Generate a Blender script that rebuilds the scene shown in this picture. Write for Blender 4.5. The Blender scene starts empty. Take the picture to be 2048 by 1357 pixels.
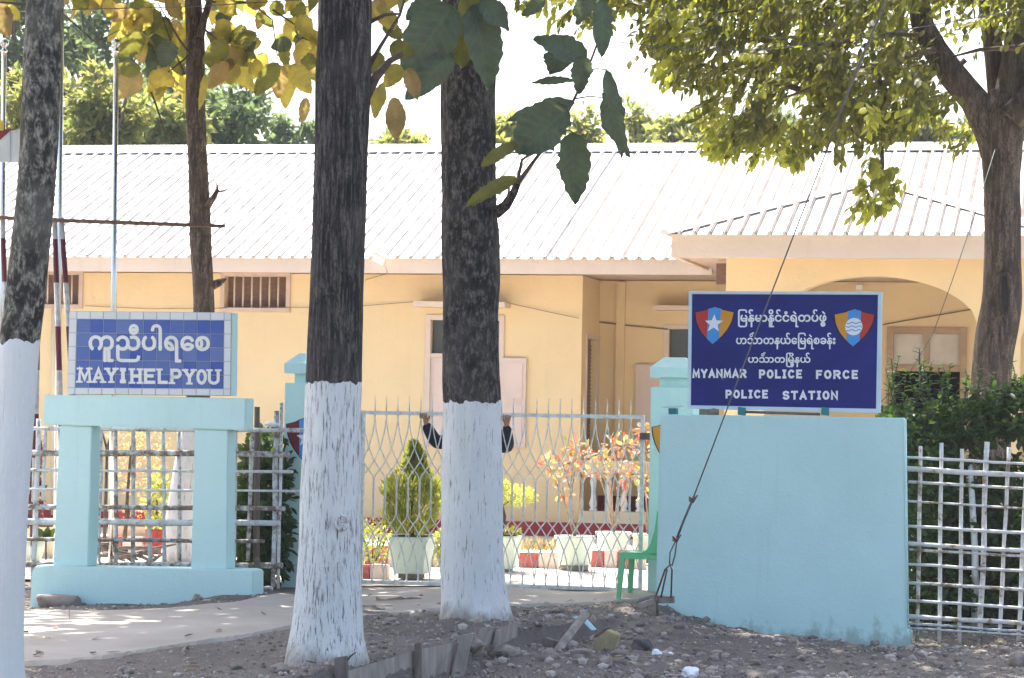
import bpy, bmesh, math, random
from mathutils import Vector, Matrix, noise

# ------------------------------------------------------------------ camera
SC = bpy.context.scene
COL = SC.collection
FPX = 5689.0                     # focal length in photograph pixels (2048 wide)
EYE = Vector((0, 0, 1.6))
PITCH, ROLL = math.radians(1.626), math.radians(0.95)
_F = Vector((0, math.cos(PITCH), math.sin(PITCH)))
_R0 = Vector((1, 0, 0)); _U0 = Vector((0, -math.sin(PITCH), math.cos(PITCH)))
_R = _R0 * math.cos(ROLL) + _U0 * math.sin(ROLL)
_U = -_R0 * math.sin(ROLL) + _U0 * math.cos(ROLL)
cam_d = bpy.data.cameras.new('camera'); cam = bpy.data.objects.new('camera', cam_d); COL.objects.link(cam)
cam_d.sensor_width = 36; cam_d.lens = FPX / 2048 * 36; cam_d.clip_end = 3000; cam_d.clip_start = 0.1
m = Matrix((_R, _U, -_F)).transposed().to_4x4(); m.translation = EYE; cam.matrix_world = m
cam_d.dof.use_dof = True; cam_d.dof.focus_distance = 24.5; cam_d.dof.aperture_fstop = 7.1
SC.camera = cam

# ------------------------------------------------------------------ sky and sun
SUN_EL, SUN_AZ = math.radians(60), math.radians(-24)      # azimuth from +Y, positive to the right
world = bpy.data.worlds.new('World'); SC.world = world; world.use_nodes = True
wn = world.node_tree; wn.nodes.clear()
sky = wn.nodes.new('ShaderNodeTexSky'); sky.sky_type = 'NISHITA'; sky.sun_disc = False
sky.sun_elevation = SUN_EL; sky.sun_rotation = SUN_AZ
sky.air_density = 1.0; sky.dust_density = 4.0; sky.ozone_density = 0.6; sky.altitude = 10
bg = wn.nodes.new('ShaderNodeBackground'); bg.inputs['Strength'].default_value = 0.15
wo = wn.nodes.new('ShaderNodeOutputWorld')
wn.links.new(sky.outputs[0], bg.inputs[0]); wn.links.new(bg.outputs[0], wo.inputs[0])
S = Vector((math.sin(SUN_AZ) * math.cos(SUN_EL), math.cos(SUN_AZ) * math.cos(SUN_EL), math.sin(SUN_EL)))
sd = bpy.data.lights.new('sun', 'SUN'); sd.energy = 4.5; sd.angle = math.radians(0.53); sd.color = (1, 0.95, 0.87)
so = bpy.data.objects.new('sun', sd); COL.objects.link(so); so.rotation_euler = S.to_track_quat('Z', 'Y').to_euler()
so.location = (0, 30, 40)
SC.view_settings.view_transform = 'Standard'; SC.view_settings.look = 'None'
SC.view_settings.gamma = 1; SC.view_settings.use_curve_mapping = False
SC.view_settings.exposure = 1.8
SC.render.engine = 'CYCLES'
SC.cycles.max_bounces = 8; SC.cycles.diffuse_bounces = 4; SC.cycles.transmission_bounces = 4
SC.cycles.caustics_reflective = False; SC.cycles.caustics_refractive = False
SC.cycles.use_denoising = True
SC.render.film_transparent = False

# ------------------------------------------------------------------ geometry helpers
def ray(px, py):
    return (_F + _R * ((px - 1024) / FPX) + _U * ((678.5 - py) / FPX))
def at(px, py, Y):
    d = ray(px, py); return EYE + d * (Y / d.y)
def scale_at(Y): return FPX / Y
def px2m(n, Y): return n * Y / FPX

PSI = math.radians(12)
class Frame:
    """vertical plane turned 12 degrees: u to the right, w away from the street, z up"""
    def __init__(s, Y0, psi=PSI):
        s.O = Vector((0, Y0, 0)); s.eu = Vector((math.cos(psi), -math.sin(psi), 0)); s.ew = Vector((math.sin(psi), math.cos(psi), 0))
    def pt(s, u, w, z): return s.O + s.eu * u + s.ew * w + Vector((0, 0, z))
    def px(s, px, py, w=0.0):
        d = ray(px, py); o = s.O + s.ew * w
        t = (o - EYE).dot(s.ew) / d.dot(s.ew); p = EYE + d * t
        return (p - o).dot(s.eu), p.z
    def wp(s, px, py, w=0.0):
        u, z = s.px(px, py, w); return s.pt(u, w, z)
    def u(s, px, py=840, w=0.0): return s.px(px, py, w)[0]
    def z(s, px, py, w=0.0): return s.px(px, py, w)[1]

class MB:
    def __init__(s): s.v = []; s.f = []; s.sm = []
    def add(s, vs, fs, smooth=False):
        b = len(s.v); s.v += [Vector(v) for v in vs]
        for f in fs: s.f.append([b + i for i in f]); s.sm.append(smooth)
        return s
    def hexa(s, p):   # 8 points: bottom 4 (ccw), top 4
        return s.add(p, [(3, 2, 1, 0), (4, 5, 6, 7), (0, 1, 5, 4), (1, 2, 6, 5), (2, 3, 7, 6), (3, 0, 4, 7)])
    def box(s, fr, u0, u1, w0, w1, z0, z1):
        return s.hexa([fr.pt(u0, w0, z0), fr.pt(u1, w0, z0), fr.pt(u1, w1, z0), fr.pt(u0, w1, z0),
                       fr.pt(u0, w0, z1), fr.pt(u1, w0, z1), fr.pt(u1, w1, z1), fr.pt(u0, w1, z1)])
    def pbox(s, fr, x0, y0, x1, y1, w0, w1):
        """box from a pixel rectangle read on the plane w0"""
        u0, z1 = fr.px(x0, y0, w0); u1, z0 = fr.px(x1, y1, w0)
        return s.box(fr, u0, u1, w0, w1, z0, z1)
    def prism(s, front, off):  # polygon (list of points, ccw seen from the front) pushed back by off
        n = len(front); b = [Vector(p) + off for p in front]
        fs = [tuple(range(n)), tuple(range(2 * n - 1, n - 1, -1))]
        for i in range(n): j = (i + 1) % n; fs.append((j, i, n + i, n + j))
        return s.add(list(front) + b, fs)
    def ppoly(s, fr, pts, w0, w1):
        P = [fr.wp(x, y, w0) for x, y in pts]
        return s.prism(P, fr.ew * (w1 - w0))
    def tube(s, pts, rad, n=8, caps=True, smooth=True, jit=0, seed=0):
        pts = [Vector(p) for p in pts]
        if not isinstance(rad, (list, tuple)): rad = [rad] * len(pts)
        base = len(s.v); ref = Vector((0, 0, 1)); prev = None
        rnd = random.Random(seed)
        for i, p in enumerate(pts):
            t = (pts[min(i + 1, len(pts) - 1)] - pts[max(i - 1, 0)]).normalized()
            if prev is None:
                a = t.cross(ref if abs(t.z) < 0.9 else Vector((0, 1, 0))).normalized()
            else: a = (prev - t * prev.dot(t)).normalized()
            prev = a; b = t.cross(a)
            for k in range(n):
                an = 2 * math.pi * k / n; r = rad[i] * (1 + (rnd.uniform(-jit, jit) if jit else 0))
                s.v.append(p + a * math.cos(an) * r + b * math.sin(an) * r)
        for i in range(len(pts) - 1):
            for k in range(n):
                k2 = (k + 1) % n
                s.f.append([base + i * n + k, base + i * n + k2, base + (i + 1) * n + k2, base + (i + 1) * n + k]); s.sm.append(smooth)
        if caps:
            s.f.append([base + k for k in range(n)][::-1]); s.sm.append(False)
            e = base + (len(pts) - 1) * n; s.f.append([e + k for k in range(n)]); s.sm.append(False)
        return s
    def lathe(s, c, prof, n=20):
        c = Vector(c); base = len(s.v)
        for r, z in prof:
            for k in range(n):
                a = 2 * math.pi * k / n; s.v.append(c + Vector((r * math.cos(a), r * math.sin(a), z)))
        for i in range(len(prof) - 1):
            for k in range(n):
                k2 = (k + 1) % n
                s.f.append([base + i * n + k, base + i * n + k2, base + (i + 1) * n + k2, base + (i + 1) * n + k]); s.sm.append(True)
        s.f.append([base + k for k in range(n)][::-1]); s.sm.append(False)
        e = base + (len(prof) - 1) * n; s.f.append([e + k for k in range(n)]); s.sm.append(False)
        return s
    def rock(s, c, r, seed=0, sub=1, flat=0.7):
        bm = bmesh.new(); bmesh.ops.create_icosphere(bm, subdivisions=sub, radius=1)
        rnd = random.Random(seed); o = Vector((rnd.random() * 50, rnd.random() * 50, rnd.random() * 50))
        sx, sy, sz = rnd.uniform(.75, 1.25), rnd.uniform(.75, 1.25), flat * rnd.uniform(.8, 1.15)
        a = rnd.random() * 6.28; ca, sa = math.cos(a), math.sin(a)
        vs = []
        for v in bm.verts:
            d = v.co * (1 + 0.45 * noise.noise(v.co * 1.3 + o)); d = Vector((d.x * sx, d.y * sy, d.z * sz)) * r
            vs.append(Vector(c) + Vector((d.x * ca - d.y * sa, d.x * sa + d.y * ca, d.z)))
        fs = [[v.index for v in f.verts] for f in bm.faces]; bm.free()
        return s.add(vs, fs, False)
    def build(s, name, mat, parent=None, bevel=0.0, fix=False):
        me = bpy.data.meshes.new(name)
        off = wloc(parent) if parent else Vector((0, 0, 0))
        me.from_pydata([tuple(v - off) for v in s.v], [], s.f); me.update()
        me.polygons.foreach_set('use_smooth', s.sm)
        if fix or bevel:
            bm = bmesh.new(); bm.from_mesh(me); bmesh.ops.recalc_face_normals(bm, faces=bm.faces)
            if bevel:
                es = [e for e in bm.edges if len(e.link_faces) == 2 and e.calc_face_angle(0) > 0.5]
                try: bmesh.ops.bevel(bm, geom=es, offset=bevel, segments=2, affect='EDGES', clamp_overlap=True)
                except Exception: pass
            bm.to_mesh(me); bm.free()
        if mat: me.materials.append(mat)
        o = bpy.data.objects.new(name, me); COL.objects.link(o)
        if parent: o.parent = parent
        return o
_W = {}
def wloc(o):
    v = Vector((0, 0, 0))
    while o: v += o.location; o = o.parent
    return v
def tag(o, label=None, cat=None, group=None, kind=None):
    if label: o['label'] = label
    if cat: o['category'] = cat
    if group: o['group'] = group
    if kind: o['kind'] = kind
    return o
GROUPS = {'plant_pot': 'pale green pots in the yard', 'kerb': 'painted block kerbs in the yard', 'croton': 'crotons in pots', 'flagpole': 'flagpoles in the yard', 'gate_pillar': 'gate pillars', 'gate': 'gate leaves',
          'bamboo_fence': 'bamboo fences', 'earth_clod': 'clods on the bank', 'rock': 'rocks on the bank', 'plastic_scrap': 'litter on the bank', 'lime_shrub': 'yellow green shrubs', 'loose_plank': 'planks on the bank', 'planter': 'red planters', 'potted_plant': 'potted plants behind the old fence', 'stay_wire': 'stay wires', 'overhead_wire': 'overhead wires', 'fence_post': 'posts by the old fence'}
def thing(name, label, cat, base, group=None):
    o = bpy.data.objects.new(name, None); COL.objects.link(o); o.location = base; o.empty_display_size = 0.2
    return tag(o, label, cat, group or GROUPS.get(name))

# ------------------------------------------------------------------ materials
def newmat(name):
    m = bpy.data.materials.new(name); m.use_nodes = True; m.node_tree.nodes.clear(); return m, m.node_tree
def nd(nt, t, **kw):
    n = nt.nodes.new(t)
    for k, v in kw.items():
        if k in n.inputs: n.inputs[k].default_value = v
        else: setattr(n, k, v)
    return n
def c4(c): return (c[0], c[1], c[2], 1)
def ramp(nt, fac, stops):
    r = nt.nodes.new('ShaderNodeValToRGB'); e = r.color_ramp.elements
    e[0].position, e[0].color = stops[0][0], c4(stops[0][1]); e[1].position, e[1].color = stops[-1][0], c4(stops[-1][1])
    for p, c in stops[1:-1]:
        x = e.new(p); x.color = c4(c)
    nt.links.new(fac, r.inputs[0]); return r.outputs[0]
def mixc(nt, fac, a, b, mode='MIX'):
    n = nt.nodes.new('ShaderNodeMix'); n.data_type = 'RGBA'; n.blend_type = mode
    for sock, v in ((n.inputs[0], fac), (n.inputs[6], a), (n.inputs[7], b)):
        if isinstance(v, (int, float)): sock.default_value = v
        elif isinstance(v, tuple): sock.default_value = c4(v)
        else: nt.links.new(v, sock)
    return n.outputs[2]
def coords(nt, kind='Position', scale=(1, 1, 1)):
    if kind == 'Position': o = nt.nodes.new('ShaderNodeNewGeometry').outputs['Position']
    else: o = nt.nodes.new('ShaderNodeTexCoord').outputs[kind]
    mp = nt.nodes.new('ShaderNodeMapping'); mp.inputs['Scale'].default_value = scale
    nt.links.new(o, mp.inputs[0]); return mp.outputs[0]
def noi(nt, vec, scale, detail=4, rough=0.55, dist=0):
    n = nt.nodes.new('ShaderNodeTexNoise'); n.inputs['Scale'].default_value = scale; n.inputs['Detail'].default_value = detail
    n.inputs['Roughness'].default_value = rough; n.inputs['Distortion'].default_value = dist
    nt.links.new(vec, n.inputs['Vector']); return n.outputs['Fac']
def bump(nt, h, strength, dist=0.01):
    b = nt.nodes.new('ShaderNodeBump'); b.inputs['Strength'].default_value = strength; b.inputs['Distance'].default_value = dist
    nt.links.new(h, b.inputs['Height']); return b.outputs[0]
def finish(nt, col, rough=0.7, spec=0.3, metal=0.0, normal=None):
    p = nt.nodes.new('ShaderNodeBsdfPrincipled'); o = nt.nodes.new('ShaderNodeOutputMaterial')
    if isinstance(col, tuple): p.inputs['Base Color'].default_value = c4(col)
    else: nt.links.new(col, p.inputs['Base Color'])
    if isinstance(rough, (int, float)): p.inputs['Roughness'].default_value = rough
    else: nt.links.new(rough, p.inputs['Roughness'])
    p.inputs['Specular IOR Level'].default_value = spec; p.inputs['Metallic'].default_value = metal
    if normal: nt.links.new(normal, p.inputs['Normal'])
    nt.links.new(p.outputs[0], o.inputs[0]); return p
def plain(name, c, rough=0.7, spec=0.3, var=0.12, scale=6.0, bmp=0.15, metal=0.0, vs=(1, 1, 1), bd=0.01):
    m, nt = newmat(name); v = coords(nt, 'Position', vs); n = noi(nt, v, scale, 6)
    a = tuple(x * (1 - var) for x in c); b = tuple(min(1, x * (1 + var)) for x in c)
    col = ramp(nt, n, [(0.3, a), (0.7, b)])
    n2 = noi(nt, v, scale * 9, 3)
    finish(nt, col, rough, spec, metal, bump(nt, n2, bmp, bd) if bmp else None); return m
def painted_wall(name, c, dirt=(0.3, 0.28, 0.25), dirty=0.5, sc=1.2, splash=None):
    """masonry paint: faint roller mottling, rain streaks, grime splashed up at the foot"""
    m, nt = newmat(name); v = coords(nt)
    n = noi(nt, v, sc, 6, 0.6); col = ramp(nt, n, [(0.3, tuple(x * 0.94 for x in c)), (0.7, tuple(min(1, x * 1.04) for x in c))])
    vs = coords(nt, 'Position', (9, 9, 0.7)); st = noi(nt, vs, 1.0, 5, 0.65)
    col = mixc(nt, ramp(nt, st, [(0.56, (0, 0, 0)), (0.8, (dirty * .35,) * 3)]), col, dirt)
    bg_ = noi(nt, v, .55, 3, .5); col = mixc(nt, ramp(nt, bg_, [(0.44, (0,) * 3), (0.52, (.10,) * 3)]), col, tuple(x * .86 for x in c))
    if splash is not None:
        sep = nt.nodes.new('ShaderNodeSeparateXYZ'); nt.links.new(nt.nodes.new('ShaderNodeNewGeometry').outputs['Position'], sep.inputs[0])
        vsp = coords(nt, 'Position', (5, 5, 3)); nsp = noi(nt, vsp, 1.6, 7, .72)
        ma = nd(nt, 'ShaderNodeMath', operation='MULTIPLY_ADD'); nt.links.new(nsp, ma.inputs[0]); ma.inputs[1].default_value = .62; nt.links.new(sep.outputs[2], ma.inputs[2])
        col = mixc(nt, ramp(nt, ma.outputs[0], [(max(.001, splash + .30), (.55,) * 3), (splash + .42, (0,) * 3)]), col, (.22, .24, .20))
    sp = noi(nt, v, 26, 3, 0.6); col = mixc(nt, ramp(nt, sp, [(0.7, (0, 0, 0)), (0.78, (dirty * .5,) * 3)]), col, dirt)
    n2 = noi(nt, v, 45, 4); n3 = noi(nt, v, 4.5, 5, .6); hs = nd(nt, 'ShaderNodeMath', operation='MULTIPLY_ADD'); nt.links.new(n3, hs.inputs[0]); hs.inputs[1].default_value = 2.5; nt.links.new(n2, hs.inputs[2])
    finish(nt, col, 0.8, 0.2, 0, bump(nt, hs.outputs[0], 0.28, 0.012)); return m
def leafmat(name, cols, trans=0.5, tcols=None, rough=0.5, spec=0.25, mottle=0, brown=(.16, .10, .04)):
    """leaf: diffuse + light shining through; every leaf its own tint"""
    m, nt = newmat(name); g = nt.nodes.new('ShaderNodeNewGeometry')
    rnd = g.outputs['Random Per Island']
    k = len(cols); stops = [(i / max(1, k - 1), c) for i, c in enumerate(cols)] if k > 1 else [(0, cols[0]), (1, cols[0])]
    col = ramp(nt, rnd, stops)
    v = coords(nt); n = noi(nt, v, 14, 3); col = mixc(nt, ramp(nt, n, [(0.35, (.0,) * 3), (0.75, (.35,) * 3)]), col, tuple(x * 0.55 for x in cols[0]))
    tc = tcols or cols; k = len(tc)
    tcol = ramp(nt, rnd, [(i / max(1, k - 1), c) for i, c in enumerate(tc)] if k > 1 else [(0, tc[0]), (1, tc[0])])
    if mottle:
        bl = noi(nt, v, mottle, 5, .65); tcol = mixc(nt, ramp(nt, bl, [(0.38, (0,) * 3), (0.66, (.85,) * 3)]), tcol, brown)
        col = mixc(nt, ramp(nt, bl, [(0.42, (0,) * 3), (0.7, (.7,) * 3)]), col, tuple(x * .8 for x in brown))
    if mottle:      # midrib and side veins, laid along the blade
        sp = nt.nodes.new('ShaderNodeSeparateXYZ'); nt.links.new(nt.nodes.new('ShaderNodeTexCoord').outputs['UV'], sp.inputs[0])
        ab = nd(nt, 'ShaderNodeMath', operation='ABSOLUTE'); nt.links.new(sp.outputs[1], ab.inputs[0])
        ph = nd(nt, 'ShaderNodeMath', operation='MULTIPLY_ADD'); nt.links.new(ab.outputs[0], ph.inputs[0]); ph.inputs[1].default_value = -1.6
        tm = nd(nt, 'ShaderNodeMath', operation='MULTIPLY'); nt.links.new(sp.outputs[0], tm.inputs[0]); tm.inputs[1].default_value = 9.0; nt.links.new(tm.outputs[0], ph.inputs[2])
        fr = nd(nt, 'ShaderNodeMath', operation='PINGPONG'); nt.links.new(ph.outputs[0], fr.inputs[0]); fr.inputs[1].default_value = .5
        vein = nd(nt, 'ShaderNodeMath', operation='MINIMUM'); nt.links.new(fr.outputs[0], vein.inputs[0])
        m4 = nd(nt, 'ShaderNodeMath', operation='MULTIPLY'); nt.links.new(ab.outputs[0], m4.inputs[0]); m4.inputs[1].default_value = 1.6; nt.links.new(m4.outputs[0], vein.inputs[1])
        vf = ramp(nt, vein.outputs[0], [(0.02, (.24,) * 3), (0.12, (0,) * 3)])
        col = mixc(nt, vf, col, tuple(min(1, x * 2.0 + .03) for x in cols[-1])); tcol = mixc(nt, vf, tcol, tuple(x * .55 for x in tc[0]))
    p = nt.nodes.new('ShaderNodeBsdfPrincipled'); nt.links.new(col, p.inputs['Base Color'])
    p.inputs['Roughness'].default_value = rough; p.inputs['Specular IOR Level'].default_value = spec
    t = nt.nodes.new('ShaderNodeBsdfTranslucent'); nt.links.new(tcol, t.inputs[0])
    mx = nt.nodes.new('ShaderNodeMixShader'); mx.inputs[0].default_value = trans
    nt.links.new(p.outputs[0], mx.inputs[1]); nt.links.new(t.outputs[0], mx.inputs[2])
    o = nt.nodes.new('ShaderNodeOutputMaterial'); nt.links.new(mx.outputs[0], o.inputs[0]); return m
def barkmat(name, dark, light, vscale=(14, 14, 2.2), paint=None, paint_h=1.8, thr=(0.47, 0.60), crack=0.42):
    """bark with vertical fissures; limewash on the lower trunk, worn through along the fissures"""
    m, nt = newmat(name); v = coords(nt, 'Object', vscale); p0 = coords(nt, 'Object')
    n = noi(nt, v, 1.6, 8, 0.72, 0.4)
    col = ramp(nt, n, [(thr[0] - .16, tuple(x * .6 for x in dark)), (thr[0], dark), (thr[1], light)])
    vf = coords(nt, 'Object', (60, 60, 26)); fn = noi(nt, vf, 1.0, 5, 0.75); col = mixc(nt, ramp(nt, fn, [(0.46, (0,) * 3), (0.62, (.8,) * 3)]), col, tuple(x * .45 for x in dark))
    big = noi(nt, p0, 3.0, 4, 0.6); col = mixc(nt, ramp(nt, big, [(0.45, (0,) * 3), (0.75, (.55,) * 3)]), col, tuple(x * .8 for x in light))
    v2 = coords(nt, 'Object', (46, 46, 4.0)); fis = noi(nt, v2, 1.5, 6, 0.7, 0.3)
    hgt = fis
    if paint:
        sep = nt.nodes.new('ShaderNodeSeparateXYZ'); nt.links.new(nt.nodes.new('ShaderNodeTexCoord').outputs['Object'], sep.inputs[0])
        ve = coords(nt, 'Object', (11, 11, 5)); ne = noi(nt, ve, 1.0, 4, 0.5)
        mu = nd(nt, 'ShaderNodeMath', operation='MULTIPLY_ADD'); nt.links.new(ne, mu.inputs[0]); mu.inputs[1].default_value = 0.13
        nt.links.new(sep.outputs[2], mu.inputs[2])
        lt = nd(nt, 'ShaderNodeMath', operation='LESS_THAN'); nt.links.new(mu.outputs[0], lt.inputs[0]); lt.inputs[1].default_value = paint_h + 0.065
        pn = noi(nt, p0, 2.2, 5, 0.6)
        pc = ramp(nt, pn, [(0.3, tuple(x * .9 for x in paint)), (0.7, paint)])
        ft = ramp(nt, fis, [(crack - .09, (1, 1, 1)), (crack + .02, (0, 0, 0))])
        pc = mixc(nt, ft, pc, tuple(x * 2.2 + .06 for x in dark))
        # bare, earth-splashed bark at the very foot
        mf = nd(nt, 'ShaderNodeMath', operation='MULTIPLY_ADD'); nt.links.new(ne, mf.inputs[0]); mf.inputs[1].default_value = 0.35; nt.links.new(sep.outputs[2], mf.inputs[2])
        foot = ramp(nt, mf.outputs[0], [(0.17, (.75,) * 3), (0.30, (0,) * 3)])
        pc = mixc(nt, foot, pc, (.26, .2, .15))
        col = mixc(nt, lt.outputs[0], col, pc)
    hh = nd(nt, 'ShaderNodeMath', operation='ADD'); nt.links.new(n, hh.inputs[0]); nt.links.new(fis, hh.inputs[1])
    finish(nt, col, 0.9, 0.15, 0, bump(nt, hh.outputs[0], 0.75, 0.03)); return m

M = {}
M['cyan'] = painted_wall('aqua wall paint', (.52, .735, .712), (.39, .55, .52), 1.2, splash=-.27)
M['yellow'] = painted_wall('yellow wall paint', (.74, .57, .335), (.56, .43, .27), .7)
M['cream'] = painted_wall('cream wall paint', (.72, .60, .42), (.5, .42, .3), .5)
M['fascia'] = painted_wall('pale fascia paint', (.66, .54, .45), (.4, .33, .27), .6)
M['soffit'] = plain('soffit paint', (.55, .42, .34))
M['redpaint'] = plain('oxide red paint', (.32, .035, .04), .6, .3, .2)
M['maroon'] = plain('maroon paint', (.17, .02, .03), .6, .3, .2)
M['pinkwood'] = plain('pale pink shutter paint', (.62, .50, .44), .6, .3, .06, 3)
M['brownwood'] = plain('brown varnished wood', (.17, .10, .07), .5, .3, .3, 8, .2, 0, (2, 2, 10))
M['tanframe'] = plain('tan window frame', (.40, .28, .18), .6)
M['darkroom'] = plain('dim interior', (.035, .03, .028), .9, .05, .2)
M['roof'] = plain('zinc roof sheet', (.60, .59, .57), .45, .4, .05, 1.5, .05)
M['roofedge'] = plain('roof flashing', (.62, .56, .52), .5, .4)
M['white'] = plain('white paint', (.78, .78, .76), .55, .35, .05)
M['frost'] = plain('dusty frosted pane', (.55, .50, .42), .35, .5, .1, 5)
M['steel'] = plain('stainless tube', (.62, .61, .6), .22, .5, .05, 5, 0, .95)
M['gatepaint'] = plain('silver grey gate paint', (.60, .61, .59), .45, .4, .25, 20)
M['rust'] = plain('rusty iron', (.15, .09, .07), .85, .2, .35, 20, .3)
M['wire'] = plain('galvanised wire', (.13, .13, .13), .6, .3, .2, 30)
M['navy'] = plain('navy sign enamel', (.006, .013, .155), .42, .25, .2, 2.5, .02)
M['signwhite'] = plain('sign white lettering', (.74, .76, .78), .5, .3, .04)
M['sred'] = plain('sign red', (.45, .035, .025), .5, .3, .08)
M['sorange'] = plain('sign orange', (.60, .27, .025), .5, .3, .08)
M['sblue'] = plain('sign light blue', (.055, .28, .66), .5, .3, .08)
M['sblack'] = plain('sign dark outline', (.01, .01, .015), .5, .3, .1)
M['signframe'] = plain('pale blue sign frame', (.52, .66, .72), .5, .3, .06)
M['grout'] = plain('grey grout', (.33, .37, .42), .9, .1)
M['chair'] = plain('green plastic', (.13, .48, .24), .35, .45, .06, 3, 0)
M['pot'] = plain('pale green pot paint', (.66, .72, .60), .7, .25, .08, 4, .2)
M['soil'] = plain('dark soil', (.07, .05, .04), .95, .1, .3, 30, .5)
M['brickred'] = plain('red kerb block paint', (.42, .12, .10), .8, .2, .15, 10, .3)
M['brickpale'] = plain('pale kerb block paint', (.66, .52, .45), .8, .2, .12, 10, .3)
M['wood'] = plain('weathered grey plank', (.30, .26, .225), .9, .15, .3, 3, .5, 0, (6, 6, 1.2))
M['wooddark'] = plain('dark weathered wood', (.17, .14, .12), .9, .15, .3, 4, .5, 0, (6, 6, 1.5))
M['stone'] = plain('grey brown stone', (.25, .21, .18), .9, .2, .25, 12, .5, bd=.02)
M['yellowstone'] = plain('ochre stone', (.34, .28, .16), .9, .2, .25, 12, .5, bd=.02)
M['darkstone'] = plain('dark stone', (.09, .085, .09), .9, .2, .25, 12, .5)
M['plastic'] = plain('white plastic litter', (.75, .77, .80), .4, .4, .05)
M['bluelitter'] = plain('pale blue litter', (.5, .68, .75), .4, .4, .05)
def bamboo_paint():
    m, nt = newmat('peeling white bamboo paint'); v = coords(nt, 'Object'); n = noi(nt, v, 9, 7, 0.7)
    rnd = nt.nodes.new('ShaderNodeObjectInfo').outputs['Random']
    a = nd(nt, 'ShaderNodeMath', operation='MULTIPLY_ADD'); nt.links.new(rnd, a.inputs[0]); a.inputs[1].default_value = .14; nt.links.new(n, a.inputs[2])
    col = ramp(nt, a.outputs[0], [(0.50, (.66, .66, .64)), (0.62, (.56, .53, .48)), (0.70, (.24, .18, .12))])
    finish(nt, col, .75, .25, 0, bump(nt, n, .3, .01)); return m
M['bamboo'] = bamboo_paint()
def bamboo_old():
    m, nt = newmat('flaking grey bamboo paint'); v = coords(nt, 'Object'); n = noi(nt, v, 11, 7, 0.75)
    rnd = nt.nodes.new('ShaderNodeObjectInfo').outputs['Random']
    a = nd(nt, 'ShaderNodeMath', operation='MULTIPLY_ADD'); nt.links.new(rnd, a.inputs[0]); a.inputs[1].default_value = .16; nt.links.new(n, a.inputs[2])
    col = ramp(nt, a.outputs[0], [(0.50, (.60, .62, .63)), (0.60, (.44, .43, .42)), (0.68, (.18, .14, .11))])
    finish(nt, col, .8, .2, 0, bump(nt, n, .35, .01)); return m
M['bambooold'] = bamboo_old()
def tilemat(name, c1, c2):
    m, nt = newmat(name); rnd = nt.nodes.new('ShaderNodeObjectInfo').outputs['Random']
    col = ramp(nt, rnd, [(0.0, c1), (1.0, c2)]); v = coords(nt); n = noi(nt, v, 5, 3)
    col = mixc(nt, ramp(nt, n, [(0.45, (0,) * 3), (0.7, (.3,) * 3)]), col, c2)
    finish(nt, col, .16, .5, 0, bump(nt, n, .06, .02)); return m
M['bluetile'] = tilemat('glazed blue tile', (.03, .075, .34), (.10, .16, .38))
M['whitetile'] = tilemat('glazed white tile', (.56, .60, .62), (.64, .67, .67))
def winmat():
    m, nt = newmat('dark window glass'); finish(nt, (.05, .06, .06), .06, .8); return m
M['glass'] = winmat()
def dirtmat():
    m, nt = newmat('dry roadside earth'); v = coords(nt)
    n = noi(nt, v, .9, 6, .6); n2 = noi(nt, v, 9, 6, .7); n3 = noi(nt, v, 55, 3, .6)
    col = ramp(nt, n, [(0.3, (.20, .172, .145)), (0.55, (.265, .23, .195)), (0.75, (.33, .29, .245))])
    col = mixc(nt, ramp(nt, n2, [(0.35, (.0,) * 3), (0.7, (.7,) * 3)]), col, (.155, .138, .125))
    col = mixc(nt, ramp(nt, n3, [(0.6, (.0,) * 3), (0.75, (.45,) * 3)]), col, (.36, .33, .30))
    h = nd(nt, 'ShaderNodeMath', operation='ADD'); nt.links.new(n2, h.inputs[0]); nt.links.new(n3, h.inputs[1])
    finish(nt, col, .95, .1, 0, bump(nt, h.outputs[0], 1.0, .05)); return m
M['dirt'] = dirtmat()
def drivemat(name, a, b, c):
    m, nt = newmat(name); v = coords(nt); n = noi(nt, v, .7, 7, .62); n2 = noi(nt, v, 22, 5, .7)
    col = ramp(nt, n, [(0.3, a), (0.55, b), (0.75, c)])
    col = mixc(nt, ramp(nt, n2, [(0.58, (.0,) * 3), (0.72, (.5,) * 3)]), col, tuple(x * .72 for x in a))
    finish(nt, col, .92, .15, 0, bump(nt, n2, .35, .01)); return m
M['drive'] = drivemat('worn concrete drive', (.29, .26, .225), (.38, .345, .30), (.45, .415, .365))
M['yard'] = drivemat('pale concrete yard', (.48, .44, .38), (.55, .51, .45), (.60, .56, .5))
M['teakbark1'] = barkmat('dark teak bark', (.028, .026, .027), (.145, .127, .116), vscale=(24, 24, 2.4), paint=(.77, .79, .77), paint_h=1.90, crack=.455)
M['teakbark2'] = barkmat('grey teak bark', (.033, .030, .029), (.17, .152, .134), vscale=(15, 15, 7), paint=(.77, .79, .77), paint_h=1.70, crack=.41)
M['teakbark3'] = barkmat('mottled grey bark', (.045, .043, .038), (.33, .31, .25), vscale=(11, 11, 6.5), paint=(.77, .79, .77), paint_h=2.16, crack=.31)
M['brownbark'] = barkmat('brown bark', (.085, .062, .048), (.22, .165, .125), vscale=(16, 16, 3), paint=(.66, .65, .64), paint_h=1.45, crack=.42)
M['rightbark'] = barkmat('grey brown bark', (.075, .056, .045), (.20, .15, .115), vscale=(12, 12, 1.6))
M['twig'] = plain('twig bark', (.10, .075, .06), .9, .15, .3, 30, .3)
M['teakleaf'] = leafmat('shaded teak leaf', [(.075, .110, .078), (.105, .145, .10), (.09, .12, .075)], .3, [(.10, .15, .04), (.14, .19, .05)], mottle=9, brown=(.10, .11, .08))
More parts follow.
